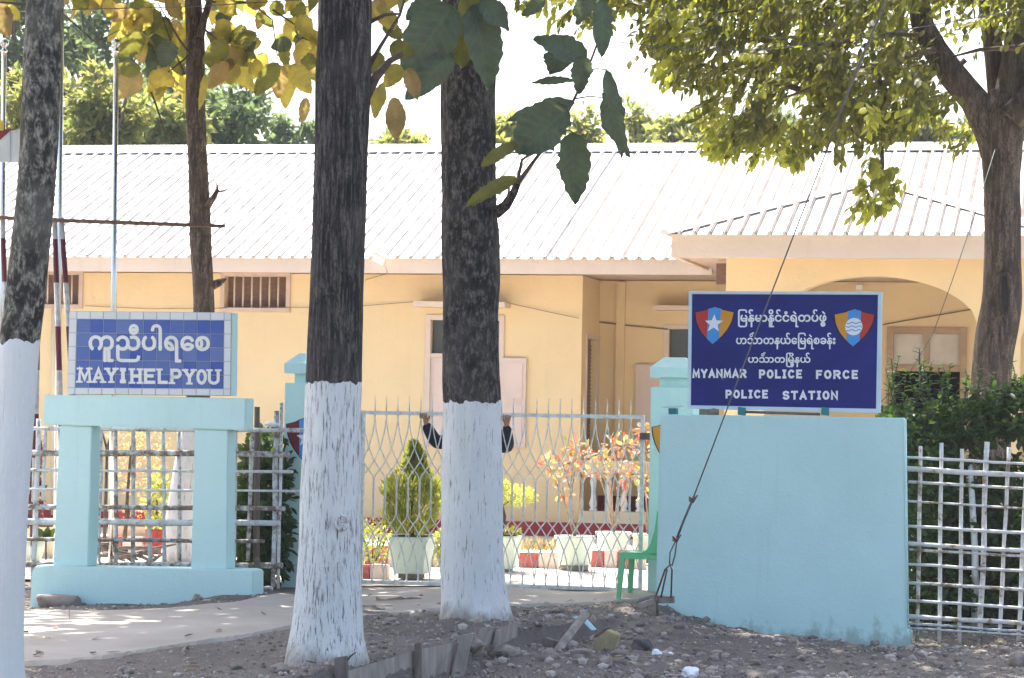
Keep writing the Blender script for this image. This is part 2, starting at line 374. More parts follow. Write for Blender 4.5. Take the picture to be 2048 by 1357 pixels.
M['yellowleaf'] = leafmat('yellowing teak leaf', [(.20, .16, .06), (.24, .19, .07), (.16, .15, .06)], .6, [(.56, .50, .06), (.62, .48, .07), (.46, .46, .06)], mottle=8, brown=(.30, .26, .06))
M['oliveleaf'] = leafmat('olive teak leaf', [(.09, .09, .035), (.12, .11, .045)], .45, [(.24, .25, .04), (.36, .35, .05)], mottle=8, brown=(.13, .14, .03))
M['rustleaf'] = leafmat('rusty teak leaf', [(.24, .14, .06), (.28, .17, .08)], .5, [(.44, .30, .09), (.42, .32, .11)], mottle=8, brown=(.24, .20, .07))
M['crownleaf'] = leafmat('teak crown leaf', [(.06, .08, .035), (.10, .10, .04), (.16, .13, .05)], .5, [(.13, .16, .03), (.25, .24, .04), (.4, .3, .05)])
M['rightleaf'] = leafmat('small olive leaf', [(.055, .065, .022), (.11, .10, .038), (.15, .125, .055), (.06, .075, .03)], .5, [(.11, .14, .02), (.20, .20, .028), (.30, .34, .035), (.17, .16, .03)])
M['hedgeleaf'] = leafmat('dark glossy hedge leaf', [(.030, .055, .022), (.05, .085, .03), (.04, .065, .03)], .35, [(.06, .14, .02), (.14, .22, .03)], .5, .2)
M['farleaf'] = leafmat('distant foliage', [(.08, .11, .045), (.13, .15, .06), (.19, .19, .08)], .5, [(.26, .34, .08), (.42, .44, .11), (.5, .46, .14)])
M['farleafdark'] = leafmat('haze-tinted dark foliage', [(.075, .105, .065), (.10, .135, .08)], .45, [(.17, .25, .09), (.26, .34, .11)])  # bluish haze tint mixed into these leaf colours
M['cypress'] = leafmat('cypress spray', [(.22, .29, .06), (.29, .34, .07), (.23, .19, .07)], .5, [(.38, .46, .05), (.48, .50, .06), (.32, .24, .06)])
M['croton'] = leafmat('croton leaf', [(.50, .14, .09), (.55, .24, .12), (.42, .36, .08), (.50, .40, .32), (.48, .32, .24)], .45, [(.62, .17, .10), (.66, .30, .12), (.5, .48, .1), (.6, .45, .35), (.5, .35, .22)])
M['limeleaf'] = leafmat('lime leaf', [(.30, .33, .07), (.40, .40, .12)], .5, [(.5, .55, .08), (.6, .58, .14)])
M['dryleaf'] = leafmat('dry tan leaf', [(.40, .24, .10), (.50, .32, .15)], .5, [(.7, .38, .12), (.65, .42, .18)])
M['spike'] = leafmat('spiky bed leaf', [(.45, .35, .16), (.40, .28, .14), (.35, .38, .14)], .4)
M['purpleleaf'] = leafmat('dark purple leaf', [(.08, .03, .04), (.2, .05, .04)], .35)
M['uniform'] = plain('dark navy cloth', (.022, .022, .035), .85, .1, .15, 30, .2)
M['skin'] = plain('skin', (.36, .20, .13), .55, .3, .06, 20, .05)
M['hair'] = plain('black hair', (.012, .01, .01), .5, .4, .2, 40, .3)

# ------------------------------------------------------------------ the ground
GATE, RWALL, LSIGN, LFENCE, RFENCE, BLD = Frame(27.0), Frame(25.6), Frame(24.4), Frame(25.25), Frame(25.78), Frame(39.2)
def ctl(px, py, Y): p = at(px, py, Y); return (p.x, p.y, p.z)
CA = [ctl(650, 1176, 27.5), ctl(1000, 1180, 27.0), ctl(1290, 1188, 26.7), ctl(60, 1212, 25.7), ctl(280, 1208, 25.2), ctl(500, 1187, 25.0),
      ctl(655, 1330, 19.4), ctl(955, 1243, 22.3), ctl(800, 1290, 20.6), ctl(1310, 1207, 25.3), ctl(1400, 1243, 25.2), ctl(1480, 1262, 25.1), ctl(1550, 1276, 25.1),
      ctl(1700, 1289, 25.0), ctl(1822, 1300, 24.8), ctl(2048, 1292, 24.6), ctl(2300, 1300, 24.4), ctl(30, 1300, 20.5), ctl(-300, 1290, 21),
      ctl(1100, 1250, 22.9), ctl(1250, 1240, 23.9), ctl(300, 1357, 18.9), ctl(700, 1205, 25.6), ctl(900, 1200, 25.6),
      (-6, 30, -.05), (0, 30, 0), (6, 30, -.1), (-6, 34, 0), (0, 36, .02), (6, 36, 0), (0, 60, 0), (-20, 40, 0), (20, 40, 0), (-40, 100, 0), (40, 100, 0),
      (-12, 20, -.12), (14, 20, -.4), (0, 10, -.3), (0, 0, -.3), (-20, 0, -.2), (20, 0, -.4)]
CB = [ctl(1034, 1296, 21.8), ctl(905, 1352, 20.4), ctl(1200, 1302, 22.4), ctl(1400, 1352, 21.4), ctl(1800, 1352, 22.8), ctl(1600, 1330, 23.0), ctl(780, 1390, 19.2),
      ctl(1300, 1300, 23.0), (0, 10, -.4), (-3, 18, -.3), (6, 20, -.45)]
BOARDLINE = [at(672, 1344, 19.0), at(830, 1300, 19.9), at(915, 1284, 20.6), at(960, 1262, 21.2), at(1036, 1244, 21.9)]
def idw(C, x, y):
    s = w = 0
    for a, b, c in C:
        d = ((x - a) ** 2 * 1.6 + (y - b) ** 2) ** 1.35 + .01; k = 1 / d; s += k * c; w += k
    return s / w
def sdf_board(x, y):
    """signed distance to the plank edging, + on the street side; and how far past its ends"""
    best = (1e9, 0, 0)
    n = len(BOARDLINE)
    for i in range(n - 1):
        a, b = BOARDLINE[i], BOARDLINE[i + 1]; dx, dy = b.x - a.x, b.y - a.y; L2 = dx * dx + dy * dy
        t = ((x - a.x) * dx + (y - a.y) * dy) / L2; tc = max(0, min(1, t))
        ex, ey = x - a.x - tc * dx, y - a.y - tc * dy; d = math.hypot(ex, ey)
        if d < best[0]:
            sg = 1 if (dx * (y - a.y) - dy * (x - a.x)) < 0 else -1
            over = max(0, (t - 1) * math.sqrt(L2)) if i == n - 2 else (max(0, -t * math.sqrt(L2)) if i == 0 else 0)
            best = (d, sg, over)
    return best[0] * best[1], best[2]
def sstep(a, b, x):
    t = max(0, min(1, (x - a) / (b - a))); return t * t * (3 - 2 * t)
def gz(x, y, rough=True):
    za = idw(CA, x, y)
    if -3 < x < 7 and 14 < y < 26:
        d, over = sdf_board(x, y); wd = .05 + over * 1.3
        s = sstep(-wd * .2, wd, d) if over == 0 else sstep(-wd, wd, d)
        s *= 1 - sstep(22.6, 24.6, y + .25 * x)
        if s > 0: za = za * (1 - s) + min(za, idw(CB, x, y)) * s
    if rough and 14 < y < 26.4 and abs(x) < 7:
        v = Vector((x, y, 0)); k = 0.35
        if x > -1.3 and y < 25.5: k = 1.0
        if x > -1.3 and y < 25.5: za += .02 * abs(noise.noise(v * 11)) + .012 * abs(noise.noise(v * 23))
        za += k * (.035 * noise.noise(v * 2.1) + .022 * noise.noise(v * 6.3 + Vector((7, 0, 0))) + .012 * noise.noise(v * 15 + Vector((3, 9, 0))))
    return za
def axis(segs):
    out = []
    for a, b, st in segs:
        n = max(1, round((b - a) / st)); out += [a + (b - a) * i / n for i in range(n)]
    out.append(segs[-1][1]); return out
GX = axis([(-500, -60, 110), (-60, -12, 8), (-12, -4.6, .6), (-4.6, 5.2, .045), (5.2, 12, .6), (12, 60, 8), (60, 500, 110)])
GY = axis([(-40, 10, 6), (10, 16.5, .8), (16.5, 26.6, .05), (26.6, 34, .5), (34, 60, 4), (60, 140, 20), (140, 900, 190)])
ZC = {}
def zgrid(i, j):
    if (i, j) not in ZC: ZC[(i, j)] = gz(GX[i], GY[j])
    return ZC[(i, j)]
mb = MB()
mb.v = [Vector((x, y, zgrid(i, j))) for j, y in enumerate(GY) for i, x in enumerate(GX)]
nx = len(GX)
mb.f = [[j * nx + i, j * nx + i + 1, (j + 1) * nx + i + 1, (j + 1) * nx + i] for j in range(len(GY) - 1) for i in range(nx - 1)]
mb.sm = [True] * len(mb.f)
tag(mb.build('ground', M['dirt']), kind='structure')
# concrete drive: from the street on the left up to the gate
def drive_near(x):   # street-side edge of the drive (Y), wandering
    pts = [(-9, 14.5), (-4.2, 18.4), (-3.0, 19.6), (-1.9, 21.6), (-1.2, 23.2), (-.6, 24.3), (0.3, 25.4), (1.2, 26.1), (1.6, 26.8)]
    for (a, b), (c, d) in zip(pts, pts[1:]):
        if a <= x <= c: return b + (d - b) * (x - a) / (c - a) + .16 * noise.noise(Vector((x * 2.3, 3, 1))) + .07 * noise.noise(Vector((x * 8, 3, 1)))
    return 99
def drive_far(x):
    pts = [(-9, 24.2), (-4.3, 24.2), (-3.2, 23.8), (-2.3, 24.2), (-1.9, 25.2), (-1.7, 26.9), (-1.6, 30)]
    for (a, b), (c, d) in zip(pts, pts[1:]):
        if a <= x <= c: return b + (d - b) * (x - a) / (c - a) + .10 * noise.noise(Vector((x * 3, 8, 1)))
    return 27.4 - .2126 * x
mb = MB(); xs = [-9 + .06 * i for i in range(int(10.6 / .06))]; NY = 60; rows = []
for x in xs:
    a = drive_near(x); b = min(drive_far(x), 27.4 - .2126 * x)
    rows.append([Vector((x, a + (b - a) * k / NY, gz(x, a + (b - a) * k / NY, False) + .022 - (.03 if k in (0, NY) else 0))) for k in range(NY + 1)] if b - a > .1 else None)
for r, s_ in zip(rows, rows[1:]):
    if not r or not s_: continue
    b0 = len(mb.v); mb.v += r + s_
    for k in range(NY): mb.f.append([b0 + k, b0 + NY + 1 + k, b0 + NY + 2 + k, b0 + k + 1]); mb.sm.append(True)
tag(mb.build('driveway', M['drive']), kind='structure')
# courtyard slab behind the gate
mb = MB(); us = [-14 + .7 * i for i in range(41)]; ws = [0.1, 1, 2, 3, 4.5, 6, 8, 10, 11.9]
for j, w in enumerate(ws):
    for u in us: p = GATE.pt(u, w, 0); mb.v.append(Vector((p.x, p.y, gz(p.x, p.y, False) + .03)))
for j in range(len(ws) - 1):
    for i in range(len(us) - 1): mb.f.append([j * 41 + i, j * 41 + i + 1, (j + 1) * 41 + i + 1, (j + 1) * 41 + i]); mb.sm.append(True)
tag(mb.build('courtyard', M['yard']), kind='structure')

def gravelmat():
    m, nt = newmat('dusty gravel'); rd = nt.nodes.new('ShaderNodeNewGeometry').outputs['Random Per Island']
    col = ramp(nt, rd, [(0, (.13, .11, .10)), (.4, (.25, .21, .18)), (.75, (.34, .29, .25)), (1, (.40, .36, .32))])
    finish(nt, col, .95, .1, 0, bump(nt, noi(nt, coords(nt), 60, 3), .3, .005)); return m
# loose gravel and clods on the bank: far too many to count
rnd = random.Random(5); mb = MB()
def on_drive(x, y): return -9 < x < 1.5 and drive_near(x) - .03 < y < min(drive_far(x), 27)
n = 0
while n < 12000:
    x, y = rnd.uniform(-4.2, 4.9), rnd.uniform(17.2, 26.3)
    if on_drive(x, y) and rnd.random() > .035: continue
    if x < -1.3 and y > 24.6 - .2 * x: continue
    if x < -1.5 and rnd.random() < .4: continue
    r = rnd.choice([.006, .007, .008, .01, .012, .017]) * rnd.uniform(.7, 1.3)
    if rnd.random() < .02: r *= 2.4
    mb.rock((x, y, gz(x, y) + r * .25), r, n, 1 if r > .03 else 0, .75); n += 1
for q in range(420):      # crumbled lumps on the bank
    x, y = rnd.uniform(-.4, 3.9), rnd.uniform(20.6, 24.9); r = rnd.uniform(.016, .05)
    if on_drive(x, y): continue
    mb.rock((x, y, gz(x, y) + r * .15), r, 20000 + q, 1, .7)
tag(mb.build('gravel', gravelmat()), 'loose gravel and clods of dry earth on the roadside bank', 'gravel', kind='stuff')

# ------------------------------------------------------------------ the yellow station building
def wall_holes(mb, fr, u0, u1, z0, z1, w0, w1, holes):
    us = sorted({u0, u1, *[h[0] for h in holes], *[h[1] for h in holes]}); zs = sorted({z0, z1, *[h[2] for h in holes], *[h[3] for h in holes]})
    for a, b in zip(us, us[1:]):
        for c, d in zip(zs, zs[1:]):
            if any(h[0] <= a and b <= h[1] and h[2] <= c and d <= h[3] for h in holes): continue
            for w, fl in ((w0, 0), (w1, 1)):
                q = [fr.pt(a, w, c), fr.pt(b, w, c), fr.pt(b, w, d), fr.pt(a, w, d)]
                mb.add(q if not fl else q[::-1], [(0, 1, 2, 3)])
    for a, b, c, d in holes:
        mb.add([fr.pt(a, w0, c), fr.pt(b, w0, c), fr.pt(b, w1, c), fr.pt(a, w1, c)], [(0, 1, 2, 3)])
        mb.add([fr.pt(a, w0, d), fr.pt(b, w0, d), fr.pt(b, w1, d), fr.pt(a, w1, d)], [(3, 2, 1, 0)])
        mb.add([fr.pt(a, w0, c), fr.pt(a, w1, c), fr.pt(a, w1, d), fr.pt(a, w0, d)], [(0, 1, 2, 3)])
        mb.add([fr.pt(b, w0, c), fr.pt(b, w1, c), fr.pt(b, w1, d), fr.pt(b, w0, d)], [(3, 2, 1, 0)])
    for a in (u0, u1): mb.add([fr.pt(a, w0, z0), fr.pt(a, w1, z0), fr.pt(a, w1, z1), fr.pt(a, w0, z1)], [(0, 1, 2, 3)])
    mb.add([fr.pt(u0, w0, z1), fr.pt(u1, w0, z1), fr.pt(u1, w1, z1), fr.pt(u0, w1, z1)], [(0, 1, 2, 3)])
    return mb
B = BLD
house = thing('station_building', 'single storey yellow building with pale metal roof and arched porch behind the gate', 'building', B.pt(0, 3, 0))
UL, UC, UR = B.u(-420), B.u(1161), B.u(2600)
EW = -0.75                                   # eave overhang
ZE0 = B.z(700, 546, EW); ZE1 = B.z(700, 519, EW)      # fascia bottom and top
ZW = ZE0 + .02
REC = 1.35                                   # depth of the verandah behind the corner
hv = [(B.u(40), B.u(153), B.z(100, 609), B.z(100, 549)), (B.u(445), B.u(568), B.z(505, 616), B.z(505, 553))]
hw = (B.u(859), B.u(996), B.z(930, 893), B.z(930, 641))
wall_holes(MB(), B, UL, UC, -.3, ZW, 0, .25, hv + [hw]).build('wall', M['yellow'], house)
# corner wall running back, with a doorway that holds a louvred door
SIDE = Frame(0, PSI); SIDE.O = B.pt(UC, .25, 0); SIDE.eu = B.ew.copy(); SIDE.ew = -B.eu.copy()
dz0, dz1 = B.z(1175, 897, .5), B.z(1175, 677, .5)
wall_holes(MB(), SIDE, 0, REC, -.3, ZW, .0, .25, [(.12, .98, dz0, dz1)]).build('wall', M['yellow'], house)
dr = MB().box(SIDE, .13, .97, .10, .13, dz0, dz1).build('door', M['brownwood'], house)
for k in range(26):
    z = dz0 + .06 + (dz1 - dz0 - .12) * k / 26
    MB().box(SIDE, .2, .9, .075, .099, z, z + (dz1 - dz0) / 26 * .62).build('slat', M['brownwood'], dr)
MB().box(SIDE, .06, .12, -.02, .06, dz0, dz1 + .05).box(SIDE, .981, 1.04, -.02, .06, dz0, dz1 + .05).box(SIDE, .121, .98, -.022, .06, dz1 + .003, dz1 + .05).build('door_frame', M['pinkwood'], house)
# back wall of the verandah
bw = (B.u(1338, 680, REC), B.u(1440, 680, REC), B.z(1380, 850, REC), B.z(1380, 659, REC))
aw = (B.u(1786, 760, REC), B.u(1920, 760, REC), B.z(1850, 905, REC), B.z(1850, 668, REC))
ww = wall_holes(MB(), B, UC - .05, UR, -.3, ZW, REC, REC + .2, [bw, aw]).build('wall', M['yellow'], house)
MB().box(B, UC + .02, UR, REC - .02, REC - .003, -.1, B.z(1230, 992, REC)).build('dado', M['maroon'], house)
MB().box(B, UC + .25, UC + .37, REC - .07, REC - .003, B.z(1230, 992, REC), ZW - .02).build('pilaster', M['yellow'], house)
w1_ = MB().box(B, bw[0] - .07, bw[1] + .07, REC - .02, REC + .05, bw[3] + .001, bw[3] + .06).box(B, bw[0] - .07, bw[0] - .001, REC - .02, REC + .05, bw[2], bw[3]).build('window', M['pinkwood'], house)
MB().box(B, bw[0], bw[1], REC + .10, REC + .12, bw[2], bw[3]).build('pane', M['glass'], w1_)
sh = MB().pbox(B, 1272, 729, 1334, 900, REC - .06, REC - .02).build('shutter', M['pinkwood'], house)
for y0, y1 in ((742, 800), (812, 886)): MB().pbox(B, 1281, y0, 1325, y1, REC - .075, REC - .061).build('panel', M['pinkwood'], sh)
MB().pbox(B, 1306, 611, 1440, 621, REC - .35, REC).build('window_ledge', M['fascia'], house)
# window seen through the arch: two dusty upper lights above a dark opening
w2_ = MB().box(B, aw[0] - .09, aw[0], REC - .03, REC + .1, aw[2], aw[3] + .09).box(B, aw[1], aw[1] + .09, REC - .03, REC + .1, aw[2], aw[3] + .09).box(B, aw[0] + .001, aw[1] - .001, REC - .028, REC + .1, aw[3], aw[3] + .09).build('window', M['tanframe'], house)
zmid = B.z(1850, 736, REC); um = (aw[0] + aw[1]) / 2
MB().box(B, aw[0] + .001, aw[1] - .001, REC - .02, REC + .08, zmid - .05, zmid + .04).build('transom', M['tanframe'], w2_)
MB().box(B, um - .035, um + .035, REC - .015, REC + .08, zmid + .041, aw[3] - .001).build('mullion', M['tanframe'], w2_)
for a, b in ((aw[0] + .002, um - .037), (um + .037, aw[1] - .002)): MB().box(B, a, b, REC + .02, REC + .04, zmid + .042, aw[3] - .002).build('pane', M['frost'], w2_)
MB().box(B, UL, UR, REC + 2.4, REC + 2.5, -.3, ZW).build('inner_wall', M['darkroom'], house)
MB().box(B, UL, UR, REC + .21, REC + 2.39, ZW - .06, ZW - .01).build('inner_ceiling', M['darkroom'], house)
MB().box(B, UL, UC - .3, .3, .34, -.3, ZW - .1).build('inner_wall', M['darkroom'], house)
# high barred vents
for k, (a, b, c, d) in enumerate(hv):
    fr_ = MB().box(B, a - .06, b + .06, -.03, .05, c - .06, c - .001).box(B, a - .06, b + .06, -.03, .05, d + .001, d + .06).box(B, a - .06, a - .001, -.03, .05, c, d).box(B, b + .001, b + .06, -.03, .05, c, d).build('vent_window', M['soffit'], house)
    MB().box(B, a, b, .16, .18, c, d).build('board', M['brownwood'], fr_)
    for i in range(6):
        u = a + (b - a) * (i + 1) / 7
        MB().tube([B.pt(u, .03, c), B.pt(u, .03, d)], .012, 6).build('bar', M['fascia'], fr_)
# front window: transom light, one shutter closed, the other folded back on the wall
a, b, c, d = hw; zt = B.z(930, 708)
w3_ = MB().box(B, a - .07, a - .001, -.03, .08, c, d + .07).box(B, b + .001, b + .07, -.03, .08, c, d + .07).box(B, a, b, -.028, .08, d + .001, d + .07).box(B, a, b, -.02, .08, zt - .05, zt).build('window', M['pinkwood'], house)
MB().box(B, a, b, .09, .1, zt, d).build('pane', M['glass'], w3_)
for u0, u1 in ((a, (a + b) / 2 - .003), ((a + b) / 2 + .003, b), (B.u(1003), B.u(1052))):
    w0, w1 = (.0, .04) if u0 < B.u(1000) else (-.05, -.01)
    s_ = MB().box(B, u0, u1, w0, w1, c, zt - .052).build('shutter', M['pinkwood'], house)
    H = zt - .052 - c
    for p, q in ((.05, .48), (.53, .95)):
        MB().box(B, u0 + .05, u1 - .05, w0 - .012, w0 - .001, c + H * p, c + H * q).build('panel', M['pinkwood'], s_)
MB().pbox(B, 827, 603, 1009, 615, -.38, 0).build('window_ledge', M['fascia'], house)
# plinth, verandah parapet with turned balusters
pz0, pz1 = B.z(740, 1072), B.z(740, 1036)
MB().box(B, UL, UR, -.07, -.001, -.3, pz1).build('plinth', M['redpaint'], house)
MB().box(B, UC + .001, UR, -.06, .2, pz1 + .002, B.z(1230, 1024)).build('parapet_kerb', M['cream'], house)
MB().box(B, UC + .001, UR, -.04, .2, B.z(1230, 946), B.z(1230, 922)).build('parapet_rail', M['cream'], house)
bz0, bz1 = B.z(1230, 1024) + .001, B.z(1230, 946) - .001; H = bz1 - bz0
for k in range(14):
    u = UC + .18 + k * .215
    prof = [(.055, 0), (.055, .05), (.03, .07), (.05, .13), (.055, .2), (.035, .34), (.028, .48), (.035, .62), (.05, .76), (.03, .84), (.055, .9), (.055, 1)]
    MB().lathe(B.pt(u, .08, bz0), [(r, t * H) for r, t in prof], 12).build('baluster', M['white'], house)
# main roof: ribbed sheets from eave to ridge
M['lap'] = plain('dark sheet lap', (.12, .10, .09), .8, .2, .3, 3)
M['lap3'] = plain('pale sheet lap', (.47, .42, .38), .8, .2, .3, 3)
M['lap2'] = plain('brown seam edge', (.24, .20, .175), .8, .2, .3, 3)
PIT = math.radians(20); RUN = 5.66
def roofpt(u, d, lift=0.0):   # d = horizontal distance back from the eave edge
    return B.pt(u, EW - .06 + d - lift * math.sin(PIT), ZE1 + .01 + d * math.tan(PIT) + lift * math.cos(PIT))
RU0, RU1 = B.u(-300), B.u(2500); RIB = .186; u = RU0; k = 0
while u < RU1:
    prof = []
    for i in range(4):
        x0 = u + i * RIB
        prof += [(x0, 0), (x0 + RIB - .062, 0), (x0 + RIB - .045, .034), (x0 + RIB - .02, .034)]
    prof.append((u + 4 * RIB + .004, 0.001))
    mb = MB(); lift = .004 * (k % 2)
    for x, h in prof: mb.v += [roofpt(x, 0, h + lift), roofpt(x, RUN, h + lift)]
    for i in range(len(prof) - 1): mb.f.append([2 * i, 2 * i + 2, 2 * i + 3, 2 * i + 1]); mb.sm.append(False)
    sh_ = mb.build('roof_sheet', M['roof'], house)
    for i in range(4):      # darker strip beside each rib
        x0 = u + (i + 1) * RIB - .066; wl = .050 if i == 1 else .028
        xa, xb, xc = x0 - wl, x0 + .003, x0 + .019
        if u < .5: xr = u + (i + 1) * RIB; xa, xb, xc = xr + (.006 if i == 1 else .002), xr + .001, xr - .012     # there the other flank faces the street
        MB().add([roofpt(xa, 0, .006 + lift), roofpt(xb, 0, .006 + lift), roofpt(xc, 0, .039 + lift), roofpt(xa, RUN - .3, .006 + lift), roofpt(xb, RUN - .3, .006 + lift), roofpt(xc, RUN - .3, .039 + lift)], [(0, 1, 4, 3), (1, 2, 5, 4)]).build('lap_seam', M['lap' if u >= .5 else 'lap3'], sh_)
    u += 4 * RIB; k += 1
mb = MB()   # back slope and ridge cap
p = [roofpt(RU0, RUN), roofpt(RU1, RUN)]; q = [B.pt(RU0, 11.6, ZE1), B.pt(RU1, 11.6, ZE1)]
mb.add([p[0], p[1], q[1], q[0]], [(0, 1, 2, 3)]); mb.build('back_roof', M['roof'], house)
MB().add([roofpt(RU0, RUN - .34, .037), roofpt(RU1, RUN - .34, .037), roofpt(RU1, RUN + .02, .06), roofpt(RU0, RUN + .02, .06), roofpt(RU1, RUN + .02, -.2), roofpt(RU0, RUN + .02, -.2)], [(0, 1, 2, 3), (3, 2, 4, 5)]).build('ridge_cap', M['roof'], house)
MB().box(B, RU0, B.u(1424, 530, EW), EW, EW + .05, ZE0, ZE1 + .03).build('fascia', M['fascia'], house)
MB().box(B, RU0, RU1, EW + .051, REC + .3, ZE0 + .03, ZE0 + .05).build('soffit', M['soffit'], house)
# porch with hipped roof and arch
PW = -3.0; PO = PW - .7                      # porch wall and its eave edge
pe0, pe1 = B.z(1600, 516, PO), B.z(1600, 474, PO)
pu0 = B.u(1343, 470, PO); pua = B.u(1768, 352, PO + 2.7); pu1 = pua + (pua - pu0) * .95
pwu = B.u(1452, 560, PW)
half = (pu1 - pu0) / 2; uc = (pu0 + pu1) / 2; apz = pe1 + .02 + half * math.tan(PIT)
ap = B.pt(uc, PO + half, apz); mb = MB()
el, er = B.pt(pu0 - .08, PO - .08, pe1 + .02), B.pt(pu1 + .08, PO - .08, pe1 + .02)
bk = B.pt(uc, 4.2, apz); bl, br_ = B.pt(pu0 - .05, 4.2, pe1 + .01), B.pt(pu1 + .05, 4.2, pe1 + .01)
MB().add([el, er, ap], [(0, 1, 2)]).build('porch_roof_sheet', M['roof'], house)
MB().add([el, ap, bk, bl], [(0, 1, 2, 3)]).build('porch_roof_sheet', M['roof'], house)
MB().add([er, br_, bk, ap], [(0, 1, 2, 3)]).build('porch_roof_sheet', M['roof'], house)
NR = 26
for k in range(1, NR):                       # standing seams of the front slope, cut off at the hips
    t = k / NR; a = el.lerp(er, t); s_ = min(t, 1 - t) * 2
    top = a + (B.ew * (half + .05) + Vector((0, 0, apz - pe1 - .01))) * s_
    n_ = Vector((0, 0, 1)) * .045; sd_ = B.eu * .022
    MB().hexa([a - sd_, a + sd_, top + sd_, top - sd_, a - sd_ * .6 + n_, a + sd_ * .6 + n_, top + sd_ * .6 + n_, top - sd_ * .6 + n_]).build('seam', M['roof'], house)
    MB().hexa([a + sd_ * 1.05, a + sd_ * 1.7, top + sd_ * 1.7, top + sd_ * 1.05, a + sd_ * 1.05 + n_ * .7, a + sd_ * 1.6 + n_ * .5, top + sd_ * 1.6 + n_ * .5, top + sd_ * 1.05 + n_ * .7]).build('lap_seam', M['lap2'], house)  # brown strip along the right side of each seam
for e in (el, er):
    d_ = (ap - e).normalized(); s_ = d_.cross(Vector((0, 0, 1))).normalized() * .12; n_ = Vector((0, 0, .07))
    MB().hexa([e - s_ * .9, e + s_ * .9, ap + s_ * .9, ap - s_ * .9, e - s_ * .4 + n_, e + s_ * .4 + n_, ap + s_ * .4 + n_, ap - s_ * .4 + n_]).build('hip_cap', M['roofedge'], house)
MB().box(B, pu0, pu1, PO, PO + .06, pe0, pe1 + .03).box(B, pu0, pu0 + .06, PO + .061, -.8, pe0, pe1).build('fascia', M['fascia'], house)
MB().box(B, pu0 + .061, pu1, PO + .061, EW - .01, pe0 + .03, pe0 + .05).build('soffit', M['soffit'], house)
MB().box(B, pwu - .16, pwu - .02, PW + .25, PW + .4, pe0 - .28, pe0 - .02).build('junction_box', M['brownwood'], house)
# arched front: spandrel wall over two spans
def arch(mb, fr, ul, ur, zs, rise, zt, w0, w1, n=20):
    pts = [fr.pt(ul + (ur - ul) * i / n, w0, zs + rise * (1 - (2 * i / n - 1) ** 2) ** .5 if 0 < i < n else zs) for i in range(n + 1)]
    for i in range(n):
        a, b = pts[i], pts[i + 1]; ta, tb = a.copy(), b.copy(); ta.z = tb.z = zt; o = fr.ew * (w1 - w0)
        mb.add([a, b, tb, ta], [(0, 1, 2, 3)]); mb.add([a + o, b + o, tb + o, ta + o], [(3, 2, 1, 0)]); mb.add([a, b, b + o, a + o], [(3, 2, 1, 0)])
    return mb
al, ar = B.u(1530, 640, PW), B.u(1966, 660, PW); azs = B.z(1960, 676, PW); azt = B.z(1735, 552, PW); ZPT = pe0 + .04
a2l = B.u(2040, 660, PW); a2r = a2l + (ar - al)
mb = arch(MB(), B, al, ar, azs, azt - azs, ZPT, PW, PW + .3); arch(mb, B, a2l, a2r, azs, azt - azs, ZPT, PW, PW + .3)
mb.box(B, pwu, al, PW, PW + .3, -.2, ZPT); mb.box(B, ar, a2l, PW, PW + .3, -.2, ZPT); mb.box(B, a2r, a2r + .6, PW, PW + .3, -.2, ZPT)
mb.build('porch_front', M['yellow'], house)
MB().box(B, pwu, pwu + .28, PW + .301, PW + .75, -.2, ZPT).box(B, pwu, pwu + .28, PW + .751, REC - .01, pe0 - .45, ZPT).build('porch_side', M['yellow'], house)
MB().box(B, pwu, UR, PW + .31, REC - .03, -.2, pz1 - .02).build('porch_floor', M['cream'], house)
MB().pbox(B, 1712, 570, 1724, 580, REC - .06, REC - .001).build('ceiling_lamp', M['white'], house)
# floodlight on the eave and cables on the wall
fl = thing('floodlight', 'small square floodlight clipped to the eave between the two dark trunks', 'floodlight', B.wp(772, 540, EW - .02))
mb = MB(); cpt = B.wp(761, 515, EW - .2); fx = (B.eu * .8 + Vector((0, 0, -.5))).normalized(); fn = (-B.ew * .75 + Vector((0, 0, -.5)) - B.eu * .2).normalized(); fy = fn.cross(fx).normalized(); fx = fy.cross(fn)
mb.hexa([cpt + fx * a + fy * b + fn * c for c in (0, .06) for a, b in ((-.10, -.08), (.10, -.08), (.10, .08), (-.10, .08))]); mb.build('housing', M['fascia'], fl, fix=True)
MB().hexa([cpt + fx * a + fy * b + fn * c for c in (.061, .066) for a, b in ((-.08, -.06), (.08, -.06), (.08, .06), (-.08, .06))]).build('lens', M['white'], fl, fix=True)
MB().tube([cpt, cpt + Vector((.06, 0, -.1)), B.wp(774, 545, EW - .02)], .012, 6).build('bracket', M['fascia'], fl)
def wirepath(fr, pts, w, r, name, label, parent=None, mat='wire'):
    P = [fr.wp(x, y, w) for x, y in pts]
    mb = MB().tube(P, r, 5)
    if parent: return mb.build(name, M[mat], parent)
    o = thing(name, label, 'cable', P[0]); mb.build('strand', M[mat], o); return o
wirepath(B, [(730, 561), (745, 556), (770, 549), (800, 545)], -.03, .004, 'cable', '', house)
wirepath(B, [(170, 612), (300, 618), (440, 617), (500, 611), (560, 615), (640, 616), (740, 611), (826, 604)], -.035, .004, 'cable', '', house)
wirepath(B, [(1010, 605), (1100, 625), (1158, 637)], -.035, .004, 'cable', '', house)
wirepath(B, [(1192, 644), (1260, 652), (1336, 659)], REC - .03, .008, 'cable', '', house)
wirepath(B, [(1765, 650), (1815, 641), (1880, 630), (1950, 618)], REC - .03, .008, 'cable', '', house)
MB().tube([B.wp(109, 620, -.05), B.wp(108, 1030, -.05)], .045, 8).build('drain_pipe', M['cream'], house)

